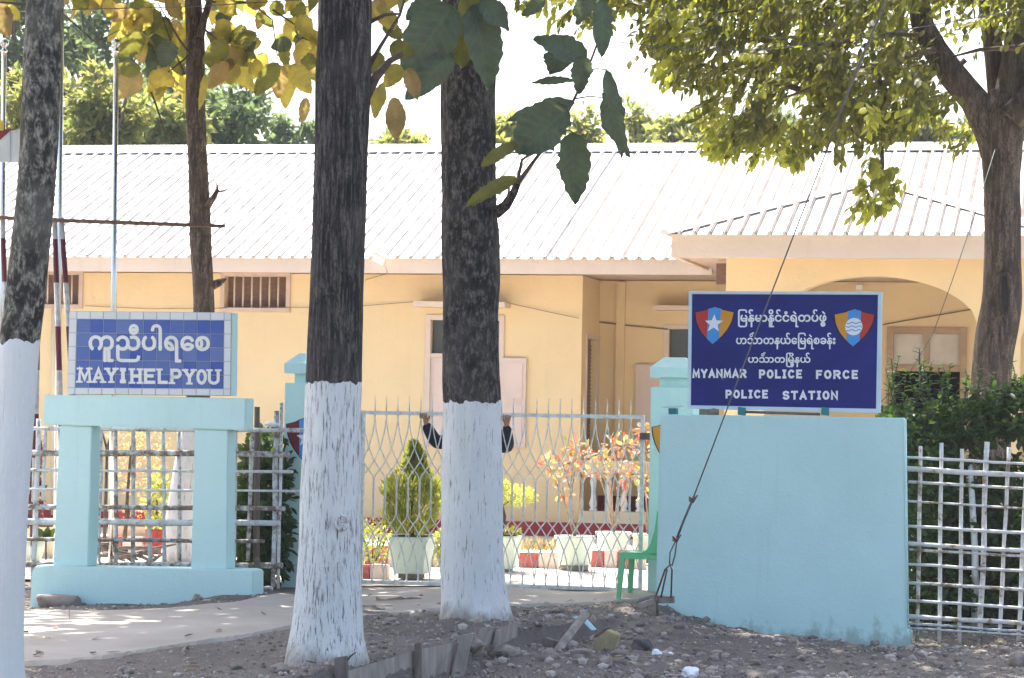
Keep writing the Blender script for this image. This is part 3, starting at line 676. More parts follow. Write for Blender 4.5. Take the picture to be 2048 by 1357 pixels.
# ------------------------------------------------------------------ lettering
def ell(cx, cy, rx, ry, a0, a1, n=14):
    return [(cx + rx * math.cos(math.radians(a0 + (a1 - a0) * i / n)), cy + ry * math.sin(math.radians(a0 + (a1 - a0) * i / n))) for i in range(n + 1)]
GL = {  # stroke letters in a unit box: list of (points, closed)
 'M': [([(0, 0), (.08, 1), (.5, .2), (.92, 1), (1, 0)], 0)], 'Y': [([(0, 1), (.5, .48)], 0), ([(1, 1), (.5, .48), (.5, 0)], 0)],
 'A': [([(0, 0), (.5, 1), (1, 0)], 0), ([(.2, .3), (.8, .3)], 0)], 'N': [([(0, 0), (0, 1), (1, 0), (1, 1)], 0)],
 'R': [([(0, 0), (0, 1)] + ell(.6, .74, .4, .26, 90, -90) + [(0, .48)], 0), ([(.5, .46), (1, 0)], 0)],
 'P': [([(0, 0), (0, 1)] + ell(.6, .72, .4, .28, 90, -90) + [(0, .44)], 0)], 'O': [(ell(.5, .5, .5, .5, 0, 343, 20), 1)],
 'L': [([(0, 1), (0, 0), (1, 0)], 0)], 'I': [([(.5, 0), (.5, 1)], 0), ([(.05, 1), (.95, 1)], 0), ([(.05, 0), (.95, 0)], 0)],
 'C': [(ell(.52, .5, .52, .5, 48, 312, 18), 0)], 'E': [([(1, 1), (0, 1), (0, 0), (1, 0)], 0), ([(0, .52), (.8, .52)], 0)],
 'F': [([(1, 1), (0, 1), (0, 0)], 0), ([(0, .5), (.8, .5)], 0)], 'H': [([(0, 0), (0, 1)], 0), ([(1, 0), (1, 1)], 0), ([(0, .5), (1, .5)], 0)],
 'S': [(ell(.5, .75, .47, .25, 30, 270, 12) + ell(.5, .25, .48, .25, 90, -150, 12)[1:], 0)], 'T': [([(0, 1), (1, 1)], 0), ([(.5, 1), (.5, 0)], 0)],
 'U': [([(0, 1), (0, .3)] + ell(.5, .3, .5, .3, 180, 360, 12)[1:-1] + [(1, .3), (1, 1)], 0)]}
SERIF = {'M': [(.0, 0), (1, 0), (.06, 1), (.94, 1)], 'A': [(0, 0), (1, 0)], 'Y': [(0, 1), (1, 1), (.5, 0)], 'I': [], 'H': [(0, 0), (0, 1), (1, 0), (1, 1)],
         'E': [], 'L': [(0, 1)], 'P': [(0, 0)], 'O': [], 'U': [(0, 1), (1, 1)]}
def ribbon(pts, w, closed=False):
    """thick stroke as a strip of quads with mitred corners"""
    P = [Vector((x, y)) for x, y in pts]; n = len(P); L, R = [], []
    for i in range(n):
        a = P[i - 1] if i or closed else None; b = P[(i + 1) % n] if i < n - 1 or closed else None
        d1 = (P[i] - a).normalized() if a is not None else None; d2 = (b - P[i]).normalized() if b is not None else None
        if d1 is None: d1 = d2
        if d2 is None: d2 = d1
        t = d1 + d2
        t = t.normalized() if t.length > .2 else d1
        nn = Vector((-t.y, t.x)); k = 1 / max(.45, nn.dot(Vector((-d1.y, d1.x))))
        p = P[i]
        if not closed and i == 0: p = p - d1 * w * .48
        if not closed and i == n - 1: p = p + d1 * w * .48
        L.append(p + nn * w / 2 * k); R.append(p - nn * w / 2 * k)
    m_ = n if closed else n - 1
    vs = L + R; fs = [(i, n + i, n + (i + 1) % n, (i + 1) % n) for i in range(m_)]
    return vs, fs
class Quad:
    """maps (s,t) in 0..1 onto a sign face given by its four pixel corners on a plane"""
    def __init__(s, fr, tl, tr, br, bl, w=0.0):
        s.fr = fr; s.c = [fr.wp(*p, w) for p in (tl, tr, br, bl)]
    def pt(s, a, b, lift=0.0):      # a: 0 left..1 right, b: 0 bottom..1 top
        tl, tr, br, bl = s.c; top = tl.lerp(tr, a); bot = bl.lerp(br, a)
        return bot.lerp(top, b) - s.fr.ew * lift
def flat(fr, pixpts, w, lift): return [fr.wp(x, y, w) - fr.ew * lift for x, y in pixpts]
def word_latin(text, box, fr, w, lift, mat, parent, stroke=.2, gap=.28, widths=None, serif=False, tilt=0.0):
    x0, y0, x1, y1 = box; wd = widths or {}
    tot = sum(wd.get(c, 1.0) for c in text) + gap * (len(text) - 1); k = (x1 - x0) / tot; H = y1 - y0; sw = stroke * H
    mb = MB(); x = x0; e = 0
    for c in text:
        cw = wd.get(c, 1.0) * k; strokes = [(list(p), cl) for p, cl in GL[c]]
        def mp(q): return (x + sw / 2 + q[0] * (cw - sw), y1 - sw / 2 - q[1] * (H - sw))
        parts = [ribbon([mp(q) for q in p], sw, cl) for p, cl in strokes]
        if serif:
            th = H * .13
            for q in SERIF[c]:
                cx, cy = mp(q); yy = y1 - th / 2 if q[1] == 0 else y0 + th / 2
                parts.append(ribbon([(cx - sw * .75, yy), (cx + sw * .75, yy)], th))
        for vs, fs in parts:
            e += 1
            P = [fr.wp(v.x, v.y + tilt * (v.x - x0), w) - fr.ew * (lift + e * .00012) for v in vs]
            mb.add(P, fs)
        x += cw + gap * k
    return mb.build('lettering', mat, parent)
def word_burmese(runs, box, fr, w, lift, mat, parent, bold=.02, tilt=0.0):
    """Burmese text: built-in outlines, glyph runs in visual order; runs = [(string, dx, dy, size)] dx None = carry on"""
    V, Fc = [], []; pen = 0; e = 0
    for s_, dx, dy, sz in runs:
        c = bpy.data.curves.new('glyphs', 'FONT'); c.body = s_; c.size = sz; c.resolution_u = 3; c.fill_mode = 'FRONT'
        o = bpy.data.objects.new('glyphs', c); COL.objects.link(o); bpy.context.view_layer.update()
        me = o.to_mesh(); b0 = len(V); xs = [v.co.x for v in me.vertices]
        px_ = pen if dx is None else pen + dx
        nk = 8
        for q in range(nk + 1):      # heavier stroke: the outline swept round a small circle
            b0 = len(V); a_ = 2 * math.pi * q / nk; ox, oy = (bold * math.cos(a_), bold * math.sin(a_)) if q < nk else (0, 0)
            V += [Vector((v.co.x + px_ + ox, v.co.y + dy + oy, e + q / nk)) for v in me.vertices]; Fc += [[b0 + i for i in p.vertices] for p in me.polygons]
        if dx is None: pen += max(xs) + .07 * sz
        o.to_mesh_clear(); bpy.data.objects.remove(o); bpy.data.curves.remove(c); e += 1.3
    a0, a1 = min(v.x for v in V), max(v.x for v in V); b0, b1 = min(v.y for v in V), max(v.y for v in V)
    x0, y0, x1, y1 = box
    P = []
    for v in V:
        px_ = x0 + (v.x - a0) / (a1 - a0) * (x1 - x0); py_ = y1 - (v.y - b0) / (b1 - b0) * (y1 - y0) + tilt * (px_ - x0)
        P.append(fr.wp(px_, py_, w) - fr.ew * (lift + v.z * .00015))
    return MB().add(P, Fc).build('lettering', mat, parent)
def shield(cx, top, bot, hw, cols, fr, w, lift, parent, emblem, lean=0.0):
    """heater shield in three upright bands with a dark outline"""
    H = bot - top
    def edge(t):    # half width at t (0 top..1 bottom)
        return hw * (1.0 if t < .12 else max(0.0, 1 - ((t - .12) / .88) ** 2.1 * 1.0))
    def topy(x): return top + H * .13 * (abs(x) / hw) ** .8 + (H * .02 if abs(x) > hw * .35 else 0)
    def P(x, y, l): return fr.wp(cx + x - lean * (y - top), y, w) - fr.ew * l
    bz = [(-1, -.33), (-.33, .33), (.33, 1)]
    out = []
    for k in range(13): out.append((-hw * 1.05 + 2.1 * hw * k / 12, None))
    poly = [(x, topy(max(-hw, min(hw, x))) - 1.4) for x, _ in out] + [(edge(t) * 1.05, top + H * t + 1.5) for t in [.2, .3, .4, .5, .6, .7, .8, .9, 1.0]] + [(-edge(t) * 1.05, top + H * t + 1.5) for t in [.9, .8, .7, .6, .5, .4, .3, .2]]
    sho = MB().add([P(x, y, lift) for x, y in poly], [list(range(len(poly)))]).build('shield', M['sblack'], parent)
    for (a, b), mt in zip(bz, cols):
        n = 10; up = [(a + (b - a) * i / n) * hw for i in range(n + 1)]
        def boty(x):
            for q in range(101):
                t = 1 - q / 100
                if edge(t) >= abs(x) - 1e-6: return top + H * t
            return top + H * .12
        mb = MB(); vs = [P(x, topy(x), lift + .0012) for x in up] + [P(x, max(boty(x), topy(x) + .2), lift + .0012) for x in up]
        mb.add(vs, [(i, n + 1 + i, n + 2 + i, i + 1) for i in range(n)]); mb.build('band', M[mt], sho)
    if emblem == 'star':
        pts = []; r = hw * .50; cy = top + H * .45
        for k in range(10):
            a = math.pi / 2 + k * math.pi / 5; rr = r * (1 if k % 2 == 0 else .42); pts.append((rr * math.cos(a), cy - rr * math.sin(a)))
        vs = [P(x, y, lift + .0025) for x, y in pts] + [P(0, cy, lift + .0025)]
        MB().add(vs, [(i, (i + 1) % 10, 10) for i in range(10)]).build('star', M['signwhite'], sho)
    elif emblem == 'waves':
        cy = top + H * .47; r = hw * .44
        vs = [P(r * math.cos(k * math.pi / 14), cy - r * math.sin(k * math.pi / 14), lift + .0025) for k in range(28)]
        MB().add(vs, [list(range(28))]).build('disc', M['signwhite'], sho)
        for q in (-.42, 0, .42):
            xs = [-r * .9 + 1.8 * r * i / 18 for i in range(19)]; xs = [x for x in xs if x * x + (q * r) ** 2 < (r * .98) ** 2]
            vs, fs = ribbon([(x, cy + q * r + math.sin((x / r) * 7.5) * r * .09) for x in xs], r * .10)
            MB().add([P(v.x, v.y, lift + .0035) for v in vs], fs).build('wave', M['sblue'], sho)

# ------------------------------------------------------------------ aqua wall with the navy station sign
F = RWALL
rw = thing('sign_wall', 'broad pale aqua rendered wall carrying the navy sign right of the gate', 'wall', F.wp(1560, 1290))
body = [(1321, 829), (1808, 836), (1813, 1258), (1820, 1264), (1822, 1330), (1306, 1330), (1311, 1190)]
MB().ppoly(F, body[::-1], 0, .32).build('wall_body', M['cyan'], rw, bevel=.012)
MB().tube([F.wp(1811, 842, -.004), F.wp(1816, 1256, -.004)], .006, 6).build('edge_bead', M['cyan'], rw)
SGN = .10                                     # sign stands 10 cm behind the wall face
bd = thing('station_sign', 'navy board with two shields and white police station lettering on aqua wall', 'sign', F.wp(1570, 830, SGN))
fo = [(1377.5, 582.5), (1764, 584), (1761, 826), (1374.5, 818)]; fi = [(1384, 588.5), (1756, 590), (1752, 818), (1381.5, 811)]
MB().ppoly(F, fo[::-1], SGN + .012, SGN + .05).build('backing', M['signframe'], bd)
for i in range(4):
    j = (i + 1) % 4; MB().ppoly(F, [fo[i], fo[j], fi[j], fi[i]][::-1], SGN - .012, SGN + .011).build('frame_bar', M['signframe'], bd, bevel=.003)
MB().ppoly(F, fi[::-1], SGN, SGN + .011).build('panel', M['navy'], bd)
L0 = .001
shield(1430, 614, 689, 38, ['sred', 'sblue', 'sorange'], F, SGN, L0, bd, 'star', .065)
shield(1709.5, 618.5, 693.5, 39.5, ['sorange', 'sblue', 'sred'], F, SGN, L0, bd, 'waves', .05)
W_ = M['signwhite']
word_burmese([('ြမန်မာနိူင်ငံရဲတပ်ဖွဲ', None, 0, 1), ('့', .0, 0, 1)], (1476, 619, 1653, 655), F, SGN, L0, W_, bd, .028)
word_burmese([('ဟ', None, 0, 1), ('သာ', None, 0, 1), ('င', -1.35, .66, .5), ('်', -.82, .42, .62), ('တနယ်ေြမရဲစခန်း', None, 0, 1)], (1472, 665, 1671, 699), F, SGN, L0, W_, bd, .028)
word_burmese([('ဟ', None, 0, 1), ('သာ', None, 0, 1), ('င', -1.35, .66, .5), ('်', -.82, .42, .62), ('တ', None, 0, 1), ('ြမိုနယ်', None, 0, 1), ('့', -1.55, 0, 1)], (1496, 705, 1621, 735), F, SGN, L0, W_, bd, .028)
wdt = {'I': .62, 'M': 1.15, 'L': .85, 'E': .85, 'F': .85, 'P': .92, 'A': 1.05}
word_latin('MYANMAR', (1384.8, 738.5, 1493, 756.5), F, SGN, L0, W_, bd, .24, .12, wdt)
word_latin('POLICE', (1518, 739.5, 1604, 757.5), F, SGN, L0, W_, bd, .24, .2, wdt)
word_latin('FORCE', (1632, 740.5, 1716, 758.5), F, SGN, L0, W_, bd, .24, .25, wdt)
word_latin('POLICE', (1451, 780, 1536, 797.5), F, SGN, L0, W_, bd, .24, .2, wdt)
word_latin('STATION', (1565, 782, 1676, 800), F, SGN, L0, W_, bd, .24, .2, wdt)
MB().tube([F.wp(1480, 824, SGN), F.wp(1640, 829, SGN)], .012, 8).build('mounting_pipe', M['wire'], bd)
for x in (1483, 1650): MB().ppoly(F, [(x - 7, 814), (x + 8, 816), (x + 7, 832), (x - 8, 830)][::-1], SGN - .03, SGN + .03).build('clamp', plain('teal clamp', (.03, .2, .22)) if x == 1483 else bpy.data.materials['teal clamp'], bd)
st = thing('loose_stone', 'small brown stone lying on top of the aqua wall under the sign', 'stone', F.wp(1428, 829, .1)); MB().rock(F.wp(1428, 824, .1), .045, 3, 2, .9).build('lump', M['stone'], st)
tr = thing('metal_plate', 'thin flat plate balanced on a teal block at the aqua wall corner', 'plate', F.wp(1344, 828, .1))
MB().ppoly(F, [(1337, 817), (1353, 817), (1353, 829), (1337, 829)][::-1], .05, .15).build('block', bpy.data.materials['teal clamp'], tr)
MB().ppoly(F, [(1322, 813), (1362, 811), (1362, 814), (1322, 816.5)][::-1], .0, .2).build('plate', M['signframe'], tr)

# ------------------------------------------------------------------ tiled help sign on its portal
F = LSIGN
ls = thing('tiled_sign_stand', 'pale aqua portal of two posts and beam holding the blue tiled sign', 'sign stand', F.wp(285, 1205))
D = .24
MB().ppoly(F, [(88, 790), (492, 797), (490, 861), (86, 850)][::-1], 0, D).build('beam', M['cyan'], ls, bevel=.008)
MB().ppoly(F, [(119, 850.2), (184, 853.2), (176, 1134), (106, 1134)][::-1], .025, D + .02).build('post', M['cyan'], ls, bevel=.008)
MB().ppoly(F, [(389, 857.5), (456, 860.2), (454, 1140), (382, 1139)][::-1], .025, D + .02).build('post', M['cyan'], ls, bevel=.008)
MB().ppoly(F, [(64, 1146), (70, 1132), (492, 1140), (506, 1143), (506, 1230), (58, 1230)][::-1], -.03, D + .05).build('base', M['cyan'], ls, bevel=.01)
sg = thing('tiled_sign', 'blue and white tiled sign offering help in Burmese and English', 'sign', F.wp(300, 792, .03))
q0 = Quad(F, (138.5, 622.5), (463.5, 625.5), (462, 792), (134, 789.5), .03)
mb = MB(); fr4 = [q0.pt(0, 0, -.004), q0.pt(1, 0, -.004), q0.pt(1, 1, -.004), q0.pt(0, 1, -.004)]; mb.prism(fr4, F.ew * .17); mb.build('backing_slab', M['cyan'], sg)
gq = [q0.pt(.002, .002, .002), q0.pt(.998, .002, .002), q0.pt(.998, .998, .002), q0.pt(.002, .998, .002)]; MB().prism(gq, F.ew * .004).build('grout', M['grout'], sg)
bx0, bx1, by0, by1 = .050, .955, .082, .905
us = [0.002] + [bx0 + (bx1 - bx0) * i / 11 for i in range(12)] + [.998]; vs_ = [.002] + [by0 + (by1 - by0) * i / 5 for i in range(6)] + [.998]
g = .0022
for j in range(7):
    for i in range(13):
        a, b, c, d = us[i] + g, us[i + 1] - g, vs_[j] + g * 1.8, vs_[j + 1] - g * 1.8
        p = [q0.pt(a, c, .006), q0.pt(b, c, .006), q0.pt(b, d, .006), q0.pt(a, d, .006)]
        MB().prism(p, F.ew * .0035).build('tile', M['bluetile'] if 1 <= i <= 11 and 1 <= j <= 5 else M['whitetile'], sg)
TW = plain('cream painted lettering', (.66, .68, .64), .4, .35, .05)
WT = .03
word_burmese([('ကူညီပါရေစ', None, 0, 1)], (177.5, 648, 420.5, 724.5), F, WT, .0075, TW, sg, .030, .006)
wd2 = {'I': .5, 'M': 1.25, 'Y': 1.05, 'A': 1.1, 'L': .9, 'P': 1.0, 'E': 1.0, 'O': .95, 'U': 1.05}
TL_ = .008
word_latin('MAY', (156, 735.5, 235, 766), F, WT, .0075, TW, sg, .20, .10, wd2, True, TL_)
word_latin('I', (240, 736, 253, 767), F, WT, .0075, TW, sg, .24, .1, wd2, False, TL_)
word_latin('HELP', (261, 737, 364, 768), F, WT, .0075, TW, sg, .21, .2, wd2, True, TL_)
word_latin('YOU', (367.5, 738.5, 440, 769.5), F, WT, .0075, TW, sg, .20, .08, wd2, True, TL_)

# ------------------------------------------------------------------ gate pillars and gate
F = GATE
def pillar(label, x0, x1, ytop, base, shl):
    """square pillar, waisted neck, pyramid cap, a shield painted on the face"""
    p = thing('gate_pillar', label, 'pillar', F.wp((x0 + x1) / 2, base, .2)); u0, u1 = F.u(x0, 900), F.u(x1, 900); W = u1 - u0
    z0 = F.z(x0, base) - .15; zt = F.z(x0, ytop); zb = F.z(x0, ytop + 60); zn = F.z(x0, ytop + 41); zc = F.z(x0, ytop + 21)
    MB().box(F, u0, u1, 0, W, z0, zb).build('shaft', M['cyan'], p, bevel=.008)
    MB().box(F, u0 + .075, u1 - .075, .075, W - .075, zb + .001, zn).build('neck', M['cyan'], p)
    mb = MB(); e = .006; i_ = .11
    mb.box(F, u0 - e, u1 + e, -e, W + e, zn + .001, zc)
    mb.hexa([F.pt(u0 - e, -e, zc), F.pt(u1 + e, -e, zc), F.pt(u1 + e, W + e, zc), F.pt(u0 - e, W + e, zc), F.pt(u0 + i_, i_, zt), F.pt(u1 - i_, i_, zt), F.pt(u1 - i_, W - i_, zt), F.pt(u0 + i_, W - i_, zt)])
    mb.build('cap', M['cyan'], p)
    shield((x0 + x1) / 2, shl[0], shl[1], 37, shl[2], F, 0, .002, p, shl[3]); return p
pillar('aqua gate pillar with red edged shield, half hidden by the left dark trunk', 567, 655, 706, 1186, (836, 926, ['maroon', 'sblue', 'sorange'], 'star'))
pillar('aqua gate pillar with orange edged shield, half hidden behind the aqua wall', 1299, 1385, 714, 1190, (842, 934, ['sorange', 'sblue', 'sred'], 'waves'))
GM = M['gatepaint']
def gate(label, x0, x1, sp):
    gt = thing('gate', label, 'gate', F.wp((x0 + x1) / 2, 1178))
    W = .12
    ua, ub = F.u(x0, 1000, W), F.u(x1, 1000, W); zt = F.z(1000, 830, W); zb = F.z(1000, 1172, W)
    T = .018
    MB().box(F, ua, ub, W - T, W + T, zt - T, zt + T).build('top_rail', GM, gt)
    MB().box(F, ua, ub, W - T, W + T, zb - T, zb + T).build('bottom_rail', GM, gt)
    for u in (ua, ub): MB().box(F, u - T, u + T, W - T - .002, W + T + .002, zb - T - .002, zt + T + .002).build('stile', GM, gt)
    n = max(2, round((ub - ua) / sp)); s = (ub - ua) / n
    for k in range(1, n):   # spikes above the rail
        u = ua + k * s; MB().tube([F.pt(u, W, zt + T), F.pt(u, W, zt + .10), F.pt(u, W, zt + .165)], [.007, .006, .002], 5).build('spike', GM, gt)
    Hh = zt - zb; m0, m1 = zb + Hh * .40, zb + Hh * .61     # where each pair of rods runs side by side
    prof = [(0, 0), (.06, .1), (.15, .5), (.29, 1.0), (.5, 1.5), (.72, 1.8), (.9, 1.94), (1, 2.0)]
    for k in range(-1, n + 2):
        for sg_ in (-1, 1):
            pts = []
            for t, o in prof[::-1]: pts.append((k + sg_ * o, m1 + (zt - T - m1) * t))
            for t, o in prof: pts.append((k + sg_ * o, m0 - (m0 - zb - T) * t))
            segs, cur = [], []
            for (a, z) in pts:                    # cut rods off at the stiles
                if 0 <= a <= n: cur.append((a, z))
                elif cur: segs.append(cur); cur = []
            if cur: segs.append(cur)
            for sgm in segs:
                if len(sgm) > 1: MB().tube([F.pt(ua + a * s + sg_ * .006, W - .008 * sg_, z) for a, z in sgm], .0062, 5, caps=False).build('rod', GM, gt)
    return gt
g1 = gate('wide silver gate of curved wire lattice between the trunks and the aqua wall', 724, 1283, .112)
g2 = gate('narrow silver gate leaf hidden behind the left dark trunk', 660, 719, .1)
MB().pbox(F, 1279, 866, 1297, 880, .07, .16).build('latch', M['rust'], g1)

# ------------------------------------------------------------------ bamboo fences, every cane its own
def cane(fr, a, b, r, w, parent, mat, name='slat', seed=0):
    rn = random.Random(seed); A, Bp = fr.wp(*a, w), fr.wp(*b, w); n = 7; P = []
    for i in range(n):
        t = i / (n - 1); p = A.lerp(Bp, t)
        if 0 < i < n - 1: p += Vector((rn.uniform(-1, 1), 0, rn.uniform(-1, 1))) * r * .28
        P.append(p)
    R_ = [r * rn.uniform(.86, 1.1) for _ in range(n)]
    return MB().tube(P, R_, 7, seed=seed).build(name, M[mat], parent)
F = LFENCE
lf = thing('bamboo_fence', 'old flaking white bamboo grid fence behind the tiled sign stand', 'fence', F.wp(285, 1180))
for i, (x0, xb, y0, y1, r) in enumerate([(-120, -124, 840, 1180, .02), (-70, -75, 845, 1180, .02), (-22, -28, 840, 1180, .02), (30, 24, 845, 1182, .022), (77, 66, 838, 1178, .025), (90, 86, 856, 1000, .018), (140, 132, 850, 1128, .02), (170, 165, 850, 1128, .02),
        (203, 198, 855, 1128, .016), (231, 232, 852, 1128, .019), (266, 266, 852, 1128, .02), (295, 301, 850, 1130, .021), (326, 329, 852, 1128, .018), (358, 359, 858, 1128, .018), (395, 395, 856, 1128, .02), (430, 430, 856, 1128, .02), (470, 468, 856, 1130, .02),
        (505, 496, 860, 1122, .021), (553, 546, 822, 1176, .024), (563, 556, 806, 1178, .016)]):
    cane(F, (x0, y0), (xb, y1), r, .02, lf, 'bambooold', 'slat', 100 + i)
for i, (y, r, x1) in enumerate([(859, .02, 610), (908, .028, 578), (942, .014, 586), (981, .012, 605), (1016, .024, 570), (1045, .028, 560), (1081, .018, 528), (1130, .026, 565), (1177, .02, 545)]):
    dz = .006 * 0
    if y == 1177:
        cane(F, (515, y), (x1, y), r, -.025, lf, 'bambooold', 'rail', 300 + i); cane(F, (-130, y), (64, y), r, -.025, lf, 'bambooold', 'rail', 340)
    else: cane(F, (-130, y - 3), (x1, y + 2), r, -.025, lf, 'bambooold', 'rail', 300 + i)
fp_ = thing('fence_post', 'grey wooden post at the end of the tiled sign base', 'post', F.wp(512, 1182, -.08))
MB().ppoly(F, [(508, 1118), (517, 1118), (518, 1186), (506, 1186)][::-1], -.11, -.06).build('stake', M['wooddark'], fp_)
fp2 = thing('fence_post', 'dark wooden post rising above the old fence beside the beam', 'post', F.wp(512, 1182, .1))
MB().tube([F.wp(514, 814, .1), F.wp(514, 930, .1), F.wp(512, 1182, .1)], [.024, .027, .03], 8, jit=.1).build('stake', M['wooddark'], fp2)
cl = thing('plastic_bag', 'crumpled white bag caught on the old fence beside the pillar', 'bag', F.wp(545, 858)); MB().rock(F.wp(545, 849, -.01), .06, 8, 2, .5).build('film', M['plastic'], cl)
F = RFENCE
rf = thing('bamboo_fence', 'bright white bamboo grid fence in front of the dark hedge', 'fence', F.wp(1930, 1280))
for i, (x0, x1, y0) in enumerate([(1841, 1834, 893), (1883, 1878, 886), (1924, 1919, 898), (1974, 1960, 884), (2018, 1998, 895), (2056, 2036, 890), (2098, 2080, 896), (2140, 2122, 890)]):
    cane(F, (x0, y0), (x1, 1284 + (x0 - 1840) * .04), .0185 + .004 * (i == 3), .0, rf, 'bamboo', 'slat', 500 + i)
for i, (y, r) in enumerate([(915, .013), (938, .024), (964, .014), (1003, .010), (1053, .015), (1088, .021), (1099, .013), (1129, .014), (1166, .015), (1201, .014), (1233, .021), (1248, .012), (1256, .009)]):
    k = .058 + .00002 * (y - 915)
    cane(F, (1813, y - .3), (2160, y + k * 347), r, -.034, rf, 'bamboo' if y < 1245 else 'bambooold', 'rail', 600 + i)

# ------------------------------------------------------------------ green plastic chair
ch = thing('plastic_chair', 'green plastic garden chair beside the gate, half behind the aqua wall', 'chair', RWALL.wp(1300, 1188, .75))
F = Frame(0, 0); F.O = RWALL.wp(1237, 1190, .72); F.eu = RWALL.eu.copy(); F.ew = RWALL.ew.copy(); F.O.z = gz(F.O.x, F.O.y)
CM = M['chair']; SH = .43
def leg(u0, w0, u1, w1, top=SH):
    a, b = F.pt(u0, w0, 0), F.pt(u1, w1, top); mb = MB(); t = .02; s_ = .028
    mb.hexa([a + F.eu * x * t + F.ew * y * t for x, y in ((-1, -1), (1, -1), (1, 1), (-1, 1))] + [b + F.eu * x * s_ + F.ew * y * s_ for x, y in ((-1, -1), (1, -1), (1, 1), (-1, 1))])
    mb.build('leg', CM, ch, bevel=.006)
leg(0, 0, .03, .03); leg(.03, .46, .05, .42); leg(.50, .02, .44, .04, SH + .02); leg(.50, .46, .44, .42, SH + .02)
mb = MB(); N = 8
for j in range(N + 1):
    for i in range(N + 1):
        u = .005 + .46 * i / N; w = .005 + .45 * j / N; z = SH + .012 - .03 * math.sin(math.pi * i / N) * math.sin(math.pi * j / N); mb.v.append(F.pt(u, w, z))
for j in range(N):
    for i in range(N): mb.f.append([j * (N + 1) + i, j * (N + 1) + i + 1, (j + 1) * (N + 1) + i + 1, (j + 1) * (N + 1) + i]); mb.sm.append(True)
mb.build('seat', CM, ch)
MB().box(F, .0, .47, .0, .022, SH - .045, SH + .016).box(F, .0, .47, .438, .46, SH - .045, SH + .016).box(F, .0, .022, .023, .437, SH - .045, SH + .016).build('seat_rim', CM, ch, bevel=.005)
for k in range(7):   # curved back of upright slats with a top rail
    w = .03 + .40 * k / 6
    MB().tube([F.pt(.45, w, SH + .0), F.pt(.485, w, SH + .08), F.pt(.52, w, SH + .25), F.pt(.56, w, SH + .42)], .014 if 0 < k < 6 else .02, 6).build('back_slat', CM, ch)
MB().tube([F.pt(.555, .02, SH + .40), F.pt(.575, .23, SH + .45), F.pt(.555, .44, SH + .40)], .025, 8).build('back_rail', CM, ch)
for w in (.0, .44): MB().prism([F.pt(.14, w, SH + .0), F.pt(.27, w, SH + .005), F.pt(.47, w, SH - .02), F.pt(.55, w, SH + .38), F.pt(.345, w, SH + .40), F.pt(.325, w, SH + .22), F.pt(.29, w, SH + .10), F.pt(.24, w, SH + .03)], F.ew * .02).build('back_wing', CM, ch)

# ------------------------------------------------------------------ stay wire of a street pole, with its anchor
aw_ = thing('stay_wire', 'thick stay wire slanting across the navy sign down to a wooden anchor', 'wire', at(1332, 1205, 24.6))
def Yw(py): return 24.6 - (1205 - py) * .0022
P = lambda x, y, dy=0: at(x, y, Yw(y) + dy)
MB().tube([P(1385, 1000), P(1500, 698), P(1597, 446), P(1652, 305)], .0062, 6).build('strand', M['wire'], aw_)
MB().tube([P(1652, 305), P(1682, 220), P(1722, 120), P(1762, 25), P(1790, -60)], [.009, .008, .013, .009, .009], 7).build('insulated_section', M['wire'], aw_)
MB().tube([P(1388, 993), P(1368, 1040), P(1354, 1076)], .011, 6).build('clamped_tail', M['wire'], aw_)
for x, y in ((1386, 998), (1353, 1077)):
    for k in range(3): MB().tube([P(x - 8, y - 4 + 4 * k), P(x + 1, y + 3 + 2 * k, -.03), P(x + 9 - 3 * k, y - 7 + 5 * k)], .007, 5).build('wire_knot', M['rust'], aw_)
MB().tube([P(1352, 1080), P(1340, 1106), P(1339, 1128), P(1344, 1132), P(1350, 1110), P(1354, 1080)], .0065, 6).build('loop', M['wire'], aw_)
MB().tube([P(1312, 1192), P(1330, 1140), P(1340, 1130), P(1344, 1140), P(1342, 1195)], .0085, 6).build('eye_rod', M['rust'], aw_)
MB().tube([P(1322, 1195), P(1334, 1140)], .0085, 6).build('eye_rod', M['rust'], aw_)
mb = MB(); c0 = [P(1308, 1192), P(1346, 1194), P(1347, 1207), P(1309, 1208)]; mb.prism(c0[::-1], Vector((.02, .12, 0))); mb.build('anchor_block', M['wood'], aw_)
MB().prism([P(1312, 1200), P(1316, 1200), P(1318, 1240), P(1312, 1240)][::-1], Vector((0, .05, 0))).build('anchor_stake', M['wooddark'], aw_)
w2 = thing('stay_wire', 'thin stay wire dropping in front of the arch to behind the navy sign', 'wire', at(1752, 815, 26.4))
MB().tube([at(1752, 815, 26.4), at(1822, 741, 26.5), at(1867, 665, 26.5), at(1905, 560, 26.6), at(1946, 440, 26.8), at(1990, 300, 27)], .0042, 5).build('strand', M['wire'], w2)
for nm, lb, pts, Y in (('overhead_wire', 'overhead wire crossing the top left behind the leaves', [(-60, 30), (130, 20), (380, 14), (640, -2)], 24), ('overhead_wire', 'overhead wire crossing the foliage of the right tree', [(1240, 85), (1348, 97), (1500, 101), (1650, 85), (1800, 62), (2100, 10)], 25)):
    o = thing(nm, lb, 'wire', at(*pts[0], Y)); MB().tube([at(x, y, Y) for x, y in pts], .0045, 5).build('strand', M['wire'], o)

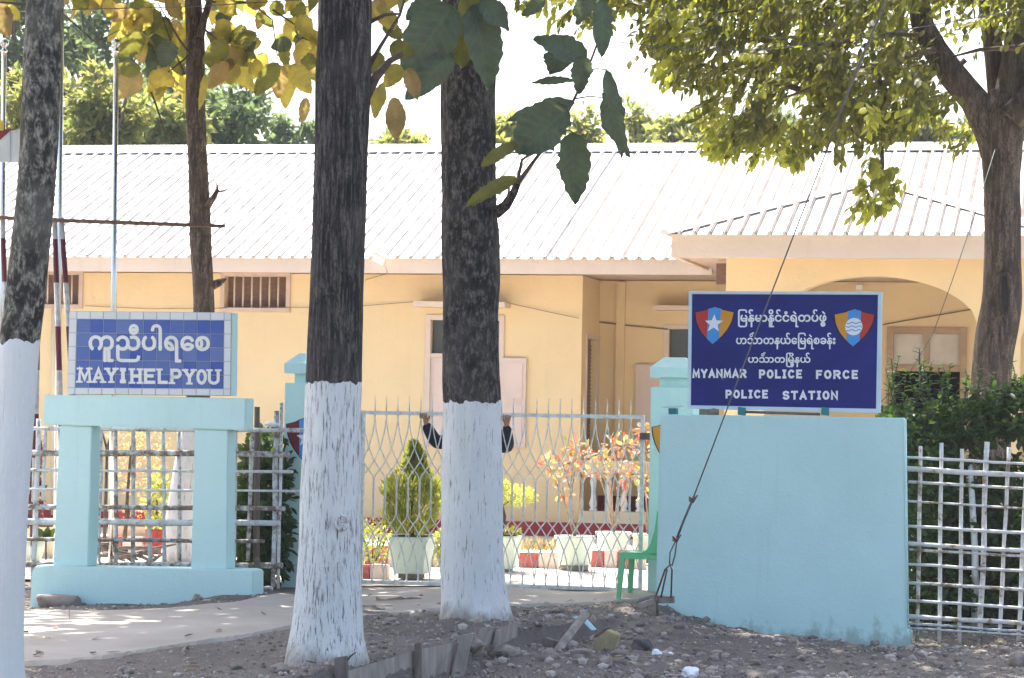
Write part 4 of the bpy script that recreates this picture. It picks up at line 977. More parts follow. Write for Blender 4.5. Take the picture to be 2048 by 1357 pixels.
# ------------------------------------------------------------------ flagpoles, striped frame, notice at the far left
def flagpole(label, xt, yt, xb, Y, ball=True, tall=None):
    b = at(xb, 1130, Y); b.z = 0; t = at(xt, yt, Y); o = thing('flagpole', label, 'flagpole', b)
    MB().tube([b, b.lerp(t, .5), t], [.033, .03, .026], 10).build('tube', M['steel'], o)
    if ball:
        MB().lathe(t, [(.03, -.02), (.04, 0), (.02, .02), (.02, .04), (.045, .06), (.052, .085), (.045, .11), (.01, .135)], 12).build('finial', M['steel'], o)
    MB().box(Frame(Y), b.x / math.cos(PSI) - .12, b.x / math.cos(PSI) + .12, -.1 + b.x * .2126 * 0, .1, 0, .02) 
    return o
flagpole('polished flagpole with ball finial beside the slender brown trunk', 232.5, 102, 222, 29.5)
flagpole('polished flagpole with ball finial at the left edge of the picture', 8, 102, 0, 29.8)
flagpole('polished flagpole rising out of view behind the mottled left trunk', 124, -60, 112, 30.2)
M['stripe'] = None
def stripemat():
    m, nt = newmat('red and white banded pole'); sep = nt.nodes.new('ShaderNodeSeparateXYZ'); nt.links.new(nt.nodes.new('ShaderNodeNewGeometry').outputs['Position'], sep.inputs[0])
    md = nd(nt, 'ShaderNodeMath', operation='MODULO'); ad = nd(nt, 'ShaderNodeMath', operation='ADD'); nt.links.new(sep.outputs[2], ad.inputs[0]); ad.inputs[1].default_value = .18; nt.links.new(ad.outputs[0], md.inputs[0]); md.inputs[1].default_value = .88
    gt = nd(nt, 'ShaderNodeMath', operation='GREATER_THAN'); nt.links.new(md.outputs[0], gt.inputs[0]); gt.inputs[1].default_value = .44
    n = noi(nt, coords(nt), 18, 5); wcol = ramp(nt, n, [(.4, (.55, .53, .5)), (.7, (.35, .31, .28))])
    col = mixc(nt, gt.outputs[0], wcol, (.13, .03, .04)); finish(nt, col, .7, .2); return m
M['stripe'] = stripemat()
fr_ = thing('striped_pole_frame', 'leaning red and white banded poles with a long rusty crossbar', 'frame', at(115, 1128, 28.6))
for a, b in (((109, 436), (122, 850)), ((123, 436), (150, 850)), ((5, 432), (18, 850)), ((76, 640), (66, 1130))):
    A, Bp = at(*a, 28.6), at(*b, 28.4); d_ = (Bp - A) / (A.z - Bp.z); Bp = A + d_ * A.z
    MB().tube([A, A.lerp(Bp, .5), Bp], [.026, .028, .03], 8).build('pole', M['stripe'], fr_)
MB().tube([at(-80, 432, 28.55), at(115, 441, 28.55), at(250, 446, 28.5), at(450, 453, 28.4)], [.02, .019, .02, .018], 8, jit=.12).build('crossbar', M['rust'], fr_)
ns = thing('notice_board', 'white board with red slanted top at the left edge', 'sign', at(10, 1130, 29.3)); F = Frame(27.8)
MB().ppoly(F, [(-70, 276), (37, 258), (37, 325), (-70, 322)][::-1], 0, .04).build('panel', plain('pale grey board', (.5, .52, .5)), ns)
MB().ppoly(F, [(-70, 262), (36, 258.5), (20, 262), (-2, 282), (-70, 318)][::-1], -.006, -.001).build('red_field', M['maroon'], ns)
MB().ppoly(F, [(19.5, 262), (21.5, 262), (21.5, 324), (19.5, 324)][::-1], -.005, -.001).build('seam', M['grout'], ns)
MB().tube([F.wp(-20, 300, .08), F.wp(-26, 1128, .08)], .03, 8).build('post', M['wire'], ns)

# ------------------------------------------------------------------ plank edging round the trees, rubble on the bank
ed = thing('plank_edging', 'low edging of weathered planks and stakes holding the bank by the trunks', 'edging', BOARDLINE[0])
def plank(pts, Y0, Y1, th, name='plank', mat='wood'):
    """four-sided board: pixel corners tl,tr,br,bl; left end at Y0, right end at Y1"""
    P = [at(*pts[0], Y0), at(*pts[1], Y1), at(*pts[2], Y1), at(*pts[3], Y0)]
    MB().prism(P[::-1], Vector((.01, th, 0))).build(name, M[mat], ed, bevel=.004)
plank([(692, 1343), (826, 1302), (826, 1400), (692, 1420)], 19.05, 19.85, .03)
plank([(842, 1299), (912, 1284), (902, 1352), (842, 1375)], 19.9, 20.4, .03)
plank([(972, 1263), (994, 1257), (985, 1310), (962, 1318)], 21.2, 21.45, .03)
plank([(996, 1258), (1034, 1243), (1028, 1300), (990, 1310)], 21.4, 21.8, .03)
plank([(922, 1283), (948, 1272), (938, 1330), (915, 1342)], 20.5, 20.9, .03)
for pts, Y, th in (([(668, 1317), (692, 1313), (694, 1395), (672, 1398)], 18.95, .07), ([(829, 1288), (841, 1285), (842, 1380), (828, 1380)], 19.82, .05), ([(920, 1271), (944, 1268), (925, 1352), (900, 1358)], 20.35, .05),
                   ([(959, 1258), (975, 1255), (962, 1308), (946, 1316)], 20.95, .05), ([(991, 1260), (1002, 1257), (994, 1303), (981, 1306)], 21.35, .045)):
    plank(pts, Y, Y, th, 'stake', 'wooddark' if pts[0][0] in (668, 829) else 'wood')
def deb(name, label, cat, base): return thing(name, label, cat, base)
o = deb('timber_stick', 'thick weathered timber stick leaning in the rubble below the second trunk', 'stick', at(1105, 1310, 22.0))
P0, P1 = at(1108, 1312, 21.9), at(1172, 1228, 22.3); MB().tube([P0, P0.lerp(P1, .5), P1], [.036, .034, .033], 6, jit=.12, smooth=False).build('log', M['wood'], o)
def slab(label, pts, Y, th, mat, cat='plank', nm='loose_plank'):
    P = [at(x, y, Y) for x, y in pts]; o = deb(nm, label, cat, P[-1]); MB().prism(P[::-1], Vector((.03, th, .01))).build('piece', M[mat], o, bevel=.006)
slab('broken plank lying behind the leaning timber stick', [(1085, 1276), (1112, 1284), (1155, 1308), (1150, 1316), (1105, 1308), (1080, 1298)], 22.1, .06, 'wooddark')
slab('flat grey plank end beside the anchor block', [(1275, 1208), (1303, 1200), (1304, 1210), (1278, 1219)], 24.4, .1, 'wood')
slab('ochre rock slab standing on edge in the rubble', [(1186, 1275), (1214, 1262), (1236, 1272), (1228, 1300), (1190, 1310)], 22.3, .09, 'yellowstone', 'rock', 'rock_slab')
slab('thin dark stick resting on the ochre rock slab', [(1184, 1274), (1212, 1256), (1214, 1259), (1187, 1278)], 22.2, .02, 'wooddark', 'stick', 'loose_stick')
slab('pale blue plastic scrap behind the leaning stick', [(1140, 1236), (1152, 1234), (1166, 1238), (1188, 1262), (1182, 1262), (1170, 1250), (1162, 1241)], 22.7, .01, 'bluelitter', 'litter', 'plastic_scrap')
def rock(label, x, y, Y, r, mat, seed, fl=.75, cat='rock', nm='rock'):
    p = at(x, y, Y); p.z = max(p.z, gz(p.x, p.y) + r * .25); o = deb(nm, label, cat, p - Vector((0, 0, r * .6))); MB().rock(p, r, seed, 3, fl).build('stone', M[mat], o)
rock('dark angular rock on the bank below the anchor', 1286, 1295, 22.6, .09, 'darkstone', 21)
rock('white plastic scrap on the bank next to the dark rock', 1314, 1312, 22.3, .04, 'plastic', 22, .9, 'litter', 'plastic_scrap')
rock('small white scrap right of the plastic by the dark rock', 1341, 1316, 22.3, .03, 'plastic', 23, .9, 'litter', 'plastic_scrap')
rock('white stone at the bottom edge below the aqua wall', 1380, 1352, 21.3, .07, 'plastic', 24, .8)
rock('brown stone at the foot of the aqua wall', 1750, 1290, 24.75, .045, 'stone', 25, .9)
rock('pale flat stone near the right bottom corner', 2005, 1325, 23.6, .08, 'stone', 26, .5)
rock('tan stone under the white bamboo fence', 2000, 1288, 24.5, .07, 'yellowstone', 27, .6)
rock('broken concrete lump in the right bottom corner', 2040, 1345, 22.7, .11, 'stone', 28, .8)
rock('clay brick bit at the far end of the tiled sign base', 395, 1199, 24.6, .045, 'stone', 29, 1.0)
rock('large pale clod below the plank edging', 940, 1322, 20.9, .09, 'stone', 30, .8)
rock('large clod on the bank below the second trunk', 1160, 1332, 21.6, .1, 'stone', 31, .6)
rock('flat clod at the bottom edge right of the planks', 1010, 1325, 21.3, .1, 'stone', 32, .7)
for k, (x, y, s_) in enumerate([(1240, 1330, .06), (1465, 1338, .05), (1560, 1345, .05), (1100, 1345, .07), (1210, 1352, .06), (1060, 1300, .05), (470, 1340, .05), (560, 1350, .06), (250, 1345, .05)]):
    rock('earth clod %s' % ['left of the white scraps', 'below the middle of the aqua wall', 'below the right half of the aqua wall', 'at the bottom below the leaning stick', 'at the bottom below the ochre slab', 'in the dark hollow right of the planks',
        'on gravel left of the first trunk', 'on gravel just left of the first trunk foot', 'on the gravel at the bottom left'][k], x, y, [22, 22, 22.3, 21.2, 21.2, 21.9, 19.3, 18.9, 19.2][k], s_, 'stone', 60 + k, .7, 'clod', 'earth_clod')
o = deb('boulder', 'long flat grey boulder lying against the foot of the tiled sign', 'rock', LSIGN.wp(120, 1212, -.15))
mb = MB(); c_ = LSIGN.wp(120, 1203, -.17); bm = bmesh.new(); bmesh.ops.create_icosphere(bm, subdivisions=3, radius=1)
for v in bm.verts:
    d_ = v.co * (1 + .22 * noise.noise(v.co * 1.4)); dx = max(-.9, min(.9, d_.x)) * .225; dz = max(-.7, min(.55, d_.z)) * .095
    v.co = c_ + LSIGN.eu * dx + LSIGN.ew * d_.y * .11 + Vector((0, 0, dz + .01 * noise.noise(d_ * 5)))
mb.add([v.co for v in bm.verts], [[v.index for v in f.verts] for f in bm.faces], True); bm.free(); mb.build('stone', M['stone'], o)

# ------------------------------------------------------------------ courtyard: kerbs, pots
def Gp(px, py, Y): return at(px, py, Y)
def kerb(label, x0, y0, x1, y1, Y, n, first):
    """low edging of painted blocks, red and pale in turn"""
    F = Frame(0); A, Bp = at(x0, y1, Y), at(x1, y1, Y - .2126 * (at(x1, y1, Y).x - at(x0, y1, Y).x)); F.O = Vector((A.x, A.y, 0)); L = (Vector((Bp.x, Bp.y, 0)) - F.O).length
    h = px2m(y1 - y0, Y); o = thing('kerb', label, 'kerb', F.pt(L / 2, 0, 0))
    for k in range(n):
        MB().box(F, L * k / n + .004, L * (k + 1) / n - .004, 0, .12, gz(A.x, A.y, False), .03 + h + .008 * (k % 3)).build('block', M['brickred' if (k + first) % 2 == 0 else 'brickpale'], o, bevel=.01)
    return o
kerb('red and pale block kerb behind the cypress pot', 640, 1097, 1000, 1130, 30.7, 8, 0)
kerb('low red block kerb in front of the cypress pot', 560, 1135, 775, 1152, 28.7, 6, 0)
kerb('red and pale block kerb between the second trunk and the round pot', 1036, 1105, 1115, 1133, 30.5, 2, 0)
kerb('pale block kerb between the round pots', 1180, 1102, 1290, 1128, 31.4, 4, 0)
kerb('red block kerb in the yard left of the fence post', 30, 1085, 330, 1110, 33.0, 7, 0)
bedm = M['soil']
def square_pot(label, x0, x1, y0, y1, Y, tap=.80):
    F = Frame(Y + .2126 * at((x0 + x1) / 2, y1, Y).x); u0, z1 = F.px(x0, y0); u1, z0 = F.px(x1, y1); W = u1 - u0; t = W * (1 - tap) / 2
    o = thing('plant_pot', label, 'pot', F.pt((u0 + u1) / 2, W / 2, max(0, z0)))
    mb = MB(); q = lambda a, b, z: F.pt(a, b, z)
    mb.hexa([q(u0 + t, t, z0), q(u1 - t, t, z0), q(u1 - t, W - t, z0), q(u0 + t, W - t, z0), q(u0, 0, z1), q(u1, 0, z1), q(u1, W, z1), q(u0, W, z1)]); mb.build('shell', M['pot'], o, bevel=.01)
    MB().box(F, u0 + .03, u1 - .03, .03, W - .03, z1 + .002, z1 + .01).build('soil', M['soil'], o)
    MB().box(F, u0 + t + .04, u1 - t - .04, t + .04, W - t - .04, 0.0, z0 - .002).build('foot', M['stone'], o)
    return F.pt((u0 + u1) / 2, W / 2, z1)
def round_pot(label, x0, x1, y0, y1, Y):
    c = at((x0 + x1) / 2, y1, Y); R_ = px2m((x1 - x0) / 2, Y); H = px2m(y1 - y0, Y); z0 = max(.05, c.z); c.z = z0
    o = thing('plant_pot', label, 'pot', c)
    MB().lathe(c, [(R_ * .72, 0), (R_ * .8, H * .1), (R_ * .88, H * .6), (R_ * .9, H * .85), (R_, H * .9), (R_, H), (R_ * .9, H), (R_ * .88, H - .03)], 24).build('shell', M['pot'], o)
    MB().lathe(c + Vector((0, 0, H - .035)), [(R_ * .87, 0), (R_ * .87, .01)], 20).build('soil', M['soil'], o)
    MB().lathe(Vector((c.x, c.y, 0.0)), [(R_ * .7, 0), (R_ * .7, z0 + .001)], 12).build('foot', M['stone'], o)
    return c + Vector((0, 0, H))
# leaf and plant helpers
def leaf_into(mb, base, d, nrm, L, W, seed=0, n=4, curl=.25, fold=.25):
    """one small leaf: pointed, folded along its midrib, drooping"""
    d = d.normalized(); s_ = d.cross(nrm)
    if s_.length < 1e-3: s_ = d.orthogonal()
    s_.normalize(); up = s_.cross(d)
    b0 = len(mb.v); 
    if n <= 2:
        mb.v += [base, base + d * L * .5 + s_ * W / 2 + up * fold * W * .4, base + d * L - up * curl * L * .3, base + d * L * .5 - s_ * W / 2 + up * fold * W * .4]
        mb.f += [[b0, b0 + 1, b0 + 2], [b0, b0 + 2, b0 + 3]]; mb.sm += [False, False]; return
    ws = [0, .75, 1, .62, 0]; ts = [0, .25, .52, .8, 1]
    for t, w in zip(ts, ws):
        c = base + d * L * t - up * curl * L * t * t
        if w == 0: mb.v.append(c)
        else: mb.v += [c + s_ * W / 2 * w + up * fold * W * .4 * w, c, c - s_ * W / 2 * w + up * fold * W * .4 * w]
    a = b0; 
    mb.f += [[a, a + 2, a + 1], [a, a + 3, a + 2], [a + 1, a + 2, a + 5, a + 4], [a + 2, a + 3, a + 6, a + 5], [a + 4, a + 5, a + 8, a + 7], [a + 5, a + 6, a + 9, a + 8], [a + 7, a + 8, a + 10], [a + 8, a + 9, a + 10]]
    mb.sm += [True] * 8
def rv(r): return Vector((r.gauss(0, 1), r.gauss(0, 1), r.gauss(0, 1))).normalized()
def leaf_cloud(mb, r, c, rad, n, L, W, up=.3, nseg=2, out=.6, shell=.35):
    """leaves through an ellipsoid, thicker towards its skin"""
    c = Vector(c)
    for _ in range(n):
        v = rv(r); k = shell + (1 - shell) * r.random() ** .6; p = c + Vector((v.x * rad[0], v.y * rad[1], v.z * rad[2])) * k
        d = (v * out + rv(r) * .8 + Vector((0, 0, up))).normalized()
        leaf_into(mb, p, d, rv(r) + Vector((0, 0, .7)), L * r.uniform(.7, 1.25), W * r.uniform(.7, 1.2), n=nseg)

# cypress in the square pot
c = square_pot('tapered square pale green pot holding the cypress', 776, 852, 1074, 1150, 28.3, .76)
cy = thing('cypress', 'small flame shaped yellow green cypress in the square pot', 'shrub', c); r = random.Random(11)
sc_ = 28.5 / FPX; mb = MB()
prof = [(0, .30), (.08, .40), (.2, .50), (.34, .56), (.48, .50), (.6, .38), (.72, .26), (.84, .16), (.93, .09), (1, .01)]
Hc = 182 * sc_; Wc = 116 * sc_
for k in range(5200):
    t = r.random() ** .85; w = 0
    for (a, b), (a2, b2) in zip(prof, prof[1:]):
        if a <= t <= a2: w = b + (b2 - b) * (t - a) / (a2 - a)
    an = r.random() * 6.283; rr = w * Wc * .92 * (.55 + .45 * r.random() ** .5) * (1 + .55 * noise.noise(Vector((math.cos(an) * 1.6, math.sin(an) * 1.6, t * 4.5))) + .2 * noise.noise(Vector((math.cos(an) * 4, math.sin(an) * 4, t * 12))))
    p = c + Vector((math.cos(an) * rr, math.sin(an) * rr, t * Hc + .01)); d = Vector((math.cos(an) * .5, math.sin(an) * .5, 1)) + rv(r) * .35
    leaf_into(mb, p, d, rv(r), .06 * r.uniform(.7, 1.3), .022, n=2)
mb.build('foliage', M['cypress'], cy); MB().tube([c - Vector((0, 0, .02)), c + Vector((0, 0, Hc * .8))], [.025, .008], 6).build('trunk', M['twig'], cy)
# yellow-green shrubs either side of the cypress
for nm, lb, x, y, w, h, Y, seed in (('lime_shrub', 'yellow green shrub left of the cypress pot by the first trunk', 745, 1085, 90, 90, 29.4, 1), ('lime_shrub', 'yellow green shrub peeping between the cypress pot and the second trunk', 885, 1095, 40, 70, 29.9, 2)):
    p = at(x, y, Y); R_ = px2m(w / 2, Y); o = thing(nm, lb, 'shrub', (p.x, p.y, .03)); r = random.Random(seed); mb = MB()
    leaf_cloud(mb, r, p, (R_, R_, px2m(h / 2, Y)), 420, .055, .03, .4); mb.build('foliage', M['limeleaf'], o)
    for k in range(5): MB().tube([(p.x, p.y, .03), p + Vector((rv(r).x * R_ * .7, rv(r).y * R_ * .5, .05))], .008, 5).build('stem', M['twig'], o)
c = square_pot('pale green square pot peeping out right of the second trunk', 960, 1030, 1072, 1140, 29.5, .78)
cp = thing('cloud_pruned_plant', 'flat topped feathery pale shrub right of the second trunk', 'shrub', c); r = random.Random(3)
for k, (x, y, w, h) in enumerate([(1030, 992, 88, 42), (985, 975, 70, 40)]):
    mb = MB(); leaf_cloud(mb, r, at(x, y, 29.8), (px2m(w / 2, 29.8), px2m(w / 2, 29.8), px2m(h / 2, 29.8)), 800, .045, .016, .2); mb.build('foliage_pad', M['limeleaf'], cp)
MB().tube([c, c + Vector((.03, 0, .2)), at(1005, 1010, 29.8), at(1030, 998, 29.8)], [.02, .016, .012, .008], 6).build('stem', M['twig'], cp)
mb = MB(); leaf_cloud(mb, r, c + Vector((.08, 0, .03)), (.12, .12, .04), 60, .06, .03, .6); mb.build('leaf_tuft', M['limeleaf'], cp)
# crotons in round pots
c1 = round_pot('round pale green pot with rolled rim in the middle of the gate', 1108, 1190, 1072, 1130, 30.2)
c2 = round_pot('round pale green pot right of the middle, near the chair', 1190, 1262, 1064, 1112, 32.2)
c3 = round_pot('round pale green pot just behind the right gate stile', 1262, 1330, 1068, 1112, 32.4)
M['twigpale'] = plain('pale stem bark', (.36, .27, .20), .9, .15, .3, 30, .3)
def croton(label, c, blobs, Y, seed, n=60):
    o = thing('croton', label, 'shrub', c); r = random.Random(seed)
    for (x, y, w, h) in blobs:
        p = at(x, y, Y); mid = Vector((c.x * .5 + p.x * .5 + r.uniform(-.05, .05), c.y, c.z * .45 + p.z * .55))
        MB().tube([c - Vector((0, 0, .03)), mid, p], [.011, .009, .006], 6).build('stem', M['twigpale'], o)
        mb = MB(); R_ = px2m(w / 2, Y)
        for k in range(n):
            v = rv(r); q = p + Vector((v.x * R_, v.y * R_, v.z * px2m(h / 2, Y))) * r.random() ** .5
            leaf_into(mb, q, v + Vector((0, 0, .35)), rv(r) + Vector((0, -.6, .6)), r.uniform(.07, .13), r.uniform(.035, .055), n=4, curl=.3)
        mb.build('foliage', M['croton'], o)
croton('orange and yellow leaved croton in the middle round pot', c1, [(1095, 930, 40, 35), (1125, 925, 45, 45), (1150, 935, 40, 45), (1125, 975, 30, 45), (1170, 915, 40, 40), (1150, 895, 30, 25)], 30.2, 5, 20)
croton('taller red orange croton in the pot near the chair', c2, [(1200, 905, 45, 40), (1225, 890, 40, 35), (1250, 890, 40, 35), (1235, 925, 60, 45), (1195, 940, 45, 40), (1265, 920, 35, 50), (1255, 955, 40, 35)], 32.1, 6, 20)
croton('yellow croton between the gate stile and the right pillar', c3, [(1290, 860, 16, 40), (1292, 905, 18, 45), (1290, 960, 18, 60)], 32.3, 7, 22)
bd_ = thing('spiky_bedding', 'tan spiky bedding plants along the kerb left of the round pot', 'plant', at(1080, 1105, 30.8)); r = random.Random(9); mb = MB()
for k in range(170):
    p = at(r.uniform(1040, 1110), r.uniform(1096, 1106), r.uniform(30.7, 31.2)); leaf_into(mb, p, Vector((r.uniform(-.5, .5), r.uniform(-.5, .5), 1)), rv(r), r.uniform(.08, .16), .03, n=2)
mb.build('foliage', M['spike'], bd_)
# things seen through the old fence on the left
dsb = thing('dry_shrub', 'dry tan leaved shrub behind the old fence under the tiled sign', 'shrub', at(235, 1120, 31.5)); r = random.Random(21); mb = MB()
for (x, y, w, h, n_) in ((255, 880, 90, 70, 260), (270, 940, 110, 110, 300), (310, 900, 60, 90, 160)): leaf_cloud(mb, r, at(x, y, 31.8), (px2m(w / 2, 31.8), .35, px2m(h / 2, 31.8)), n_, .05, .025, 0)
mb.build('foliage', M['dryleaf'], dsb)
for k, pts in enumerate([[(208, 1110), (212, 980), (214, 900), (205, 866)], [(213, 905), (224, 868)], [(250, 1080), (255, 990), (262, 900), (268, 870)], [(248, 1075), (258, 1020)]]):
    MB().tube([at(x, y, 30.8) for x, y in pts], [.022 - .004 * i for i in range(len(pts))], 6).build('stem', M['twig'], dsb)
bp = thing('branch_pile', 'heap of cut branches on the ground behind the old fence', 'branches', at(260, 1125, 29.5)); r = random.Random(31)
for k in range(16):
    x, y = r.uniform(205, 330), r.uniform(1092, 1124); d_ = r.uniform(-1, 1)
    pts = [at(x - 50 * r.random() - 15, y - 22 * d_ * r.random(), 29.4 + .4 * r.random()), at(x, y - 4, 29.5), at(x + 40 * r.random() + 10, min(1126, y + 20 * d_), 29.5 + .3 * r.random())]
    MB().tube(pts, [.022, .02, .012], 6).build('branch', M['wooddark'], bp)
pl = thing('planter', 'long red planter trough on pale legs behind the old fence', 'planter', at(280, 1060, 32.5)); F = Frame(32.0)
MB().pbox(F, 238, 1022, 345, 1044, 0, .3).build('trough', M['redpaint'], pl); MB().pbox(F, 232, 1044.5, 352, 1052, -.05, .35).build('shelf', M['cream'], pl)
MB().pbox(F, 236, 1052.5, 348, 1122, 0, .25).build('plinth_block', M['cream'], pl)
mb = MB(); r = random.Random(5); leaf_cloud(mb, r, F.wp(285, 1030, .0), (.25, .12, .07), 160, .05, .03, .3); mb.build('flowers', M['croton'], pl)
lp = thing('potted_plant', 'lime leaved potted plant beside the whitewashed lower trunk', 'plant', at(312, 1090, 31.0)); mb = MB(); leaf_cloud(mb, r, at(314, 1010, 31), (.13, .12, .38), 260, .08, .04, .3, 4); mb.build('foliage', M['limeleaf'], lp)
MB().lathe(at(312, 1085, 31), [(.09, -.06), (.12, .12), (.13, .14)], 14).build('pot', M['redpaint'], lp)
MB().tube([at(312, 1080, 31), at(314, 1000, 31)], .012, 6).build('stem', M['twig'], lp)
gp_ = thing('potted_plant', 'purple red leaved plant behind the fence at the far left', 'plant', at(62, 1110, 30.0)); mb = MB(); leaf_cloud(mb, r, at(62, 950, 30), (.12, .2, .55), 260, .09, .05, 0, 4); mb.build('foliage', M['purpleleaf'], gp_)
MB().tube([at(62, 1100, 30), at(62, 900, 30)], .014, 6).build('stem', M['twig'], gp_)
MB().lathe(at(56, 1120, 30), [(.13, -.03), (.17, .12), (.18, .2)], 16).build('pot', M['pot'], gp_)
bx_ = thing('planter', 'small red planter box behind the fence at the far left', 'planter', at(55, 1060, 31.5)); F = Frame(30.5); MB().pbox(F, 20, 1015, 70, 1036, 0, .25).build('trough', M['redpaint'], bx_)
MB().pbox(F, 10, 1036.5, 112, 1052, -.05, .3).build('shelf', M['darkstone'], bx_); MB().pbox(F, 20, 1052.5, 100, 1122, 0, .2).build('plinth_block', M['cream'], bx_)
sp_ = thing('sprout', 'bright broad leaved green sprout beside the left post of the sign', 'plant', at(92, 1120, 28.0)); mb = MB()
for dx in (-.5, .5, .1): leaf_into(mb, at(92, 1085, 28), Vector((dx, -.2, .9)), Vector((0, -1, .2)), .16, .08, n=4)
mb.build('foliage', M['hedgeleaf'], sp_); MB().tube([at(92, 1122, 28), at(92, 1080, 28)], .008, 5).build('stem', M['twig'], sp_)
dk = thing('dark_shrub', 'dense dark shrub with bare stems between the tiled sign and left pillar', 'shrub', at(520, 1175, 27.6)); mb = MB(); r = random.Random(77)
leaf_cloud(mb, r, at(528, 1000, 27.4), (.28, .45, .72), 1500, .11, .055, -.1, 4); leaf_cloud(mb, r, at(520, 1100, 27.3), (.3, .4, .4), 700, .11, .05, -.1, 4); mb.build('foliage', M['hedgeleaf'], dk)
for k in range(7): MB().tube([at(515 + 4 * k, 1178, 27.3), at(500 + 10 * k, 1040, 27.2), at(490 + 13 * k, 900, 27.2)], [.016, .013, .008], 6).build('stem', M['twig'], dk)

# ------------------------------------------------------------------ hedge behind the white fence
hd = thing('hedge', 'dense dark green hedge behind the white bamboo fence on the right', 'hedge', at(1950, 1275, 26.3)); r = random.Random(41); mb = MB()
for (x, y, w, h, n_, Y) in ((1845, 900, 150, 130, 900, 26.3), (1800, 850, 90, 90, 420, 26.2), (1930, 850, 190, 110, 1100, 26.5), (2040, 830, 150, 130, 900, 26.4), (2150, 850, 180, 160, 900, 26.4), (1830, 1040, 120, 260, 1000, 26.3), (1920, 1030, 200, 280, 1600, 26.5), (2040, 1040, 220, 280, 1600, 26.4), (2180, 1050, 200, 300, 1000, 26.4), (1860, 1180, 160, 130, 600, 26.3), (2030, 1190, 240, 130, 800, 26.3), (1880, 1080, 220, 330, 2000, 27.2), (2050, 1080, 240, 330, 2200, 27.2), (1900, 1210, 240, 110, 1100, 26.8), (2060, 1215, 240, 110, 1100, 26.8)):
    leaf_cloud(mb, r, at(x, y, Y), (px2m(w / 2, Y), .5, px2m(h / 2, Y)), n_, .085, .048, .1, 4, .5, .2)
for k in range(70):   # long shoots standing out of the top
    x = r.uniform(1775, 2120); b = at(x, 830 + r.uniform(-40, 30), 26.2 + r.uniform(-.3, .3)); H = r.uniform(.15, .42) * (1.25 if x < 1900 else .9); lean = Vector((r.uniform(-.3, .3), r.uniform(-.2, .2), 1)) * H
    mb.tube([b, b + lean], .004, 4, caps=False)
    for j in range(11): leaf_into(mb, b + lean * (j + 1) / 11, Vector((r.uniform(-1, 1), r.uniform(-1, 1), .4)), Vector((0, 0, 1)), .085, .046, n=4)
mb.build('foliage', M['hedgeleaf'], hd)
MB().tube([at(1952, 1270, 26.2), at(1950, 1100, 26.1), at(1944, 990, 26.1), at(1940, 930, 26.2)], [.04, .032, .028, .02], 8, jit=.1).build('stem', M['bambooold'], hd)
for x in (1850, 1890, 2010, 2080): MB().tube([at(x, 1272, 26.3), at(x + 10, 1000, 26.3)], [.025, .012], 6).build('stem', M['twig'], hd)

# ------------------------------------------------------------------ person behind the gate, mostly hidden by the second trunk
F = GATE; WP = .42
pc = F.px(945, 840, WP)[0]; gp0 = F.pt(pc, WP, 0); g0 = gz(gp0.x, gp0.y, False) + .03
ps = thing('person', 'person in dark navy clothes behind the gate, hands on the top rail', 'person', F.pt(pc, WP, g0))
def skin(name, V, E, Rr, mat, parent, sub=2):
    me = bpy.data.meshes.new(name); off = wloc(parent); me.from_pydata([tuple(Vector(v) - off) for v in V], E, []); me.update()
    o = bpy.data.objects.new(name, me); COL.objects.link(o); o.parent = parent
    md = o.modifiers.new('skin', 'SKIN'); md.use_smooth_shade = True
    for i, s_ in enumerate(me.skin_vertices[0].data):
        rr = Rr[i]; s_.radius = rr if isinstance(rr, tuple) else (rr, rr)
    me.skin_vertices[0].data[0].use_root = True
    o.modifiers.new('sub', 'SUBSURF').levels = sub; o.modifiers['sub'].render_levels = sub
    dg = bpy.context.evaluated_depsgraph_get(); dg.update(); m2 = bpy.data.meshes.new_from_object(o.evaluated_get(dg))
    o.modifiers.clear(); o.data = m2; m2.materials.clear(); m2.materials.append(mat)
    m2.polygons.foreach_set('use_smooth', [True] * len(m2.polygons)); return o
q = lambda du, dw, z: F.pt(pc + du, WP + dw, g0 + z)
hl = F.px(849, 834, .12); hr = F.px(1013, 838, .12); hlU, hlZ = hl[0] - pc, hl[1] - g0; hrU, hrZ = hr[0] - pc, hr[1] - g0
el_ = F.px(872, 886, .3); er_ = F.px(1017, 896, .3)
V = [q(0, 0, .95), q(0, 0, 1.12), q(0, .01, 1.3), q(0, .01, 1.42), q(0, 0, 1.50), q(0, -.02, 1.56),                     # pelvis..neck
     q(-.18, 0, 1.38), q(el_[0] - pc, -.12, el_[1] - g0), q(hlU + .01, -.29, hlZ - .07),                                  # left of picture arm
     q(.18, 0, 1.38), q(er_[0] - pc, -.12, er_[1] - g0), q(hrU - .005, -.29, hrZ - .07),
     q(-.10, 0, .88), q(-.11, -.01, .50), q(-.115, .03, .09), q(-.125, -.14, .04), q(.10, 0, .88), q(.11, -.01, .50), q(.115, .03, .09), q(.125, -.14, .04)]
E_ = [(0, 1), (1, 2), (2, 3), (3, 4), (4, 5), (3, 6), (6, 7), (7, 8), (3, 9), (9, 10), (10, 11), (0, 12), (12, 13), (13, 14), (14, 15), (0, 16), (16, 17), (17, 18), (18, 19)]
R_ = [(.175, .125), (.165, .12), (.185, .13), (.15, .10), (.06, .06), (.055, .055), .09, .074, .05, .09, .074, .05, .108, .085, .07, .045, .108, .085, .07, .045]
skin('body', V, E_, R_, M['uniform'], ps)
hd_ = skin('head', [q(0, -.01, 1.52), q(0, -.03, 1.56), q(0, -.03, 1.63), q(0, -.02, 1.70), q(0, -.115, 1.61), q(-.082, .0, 1.62), q(.082, .0, 1.62)], [(0, 1), (1, 2), (2, 3), (2, 4), (2, 5), (2, 6)], [.055, .07, .088, .075, .014, .018, .018], M['skin'], ps)
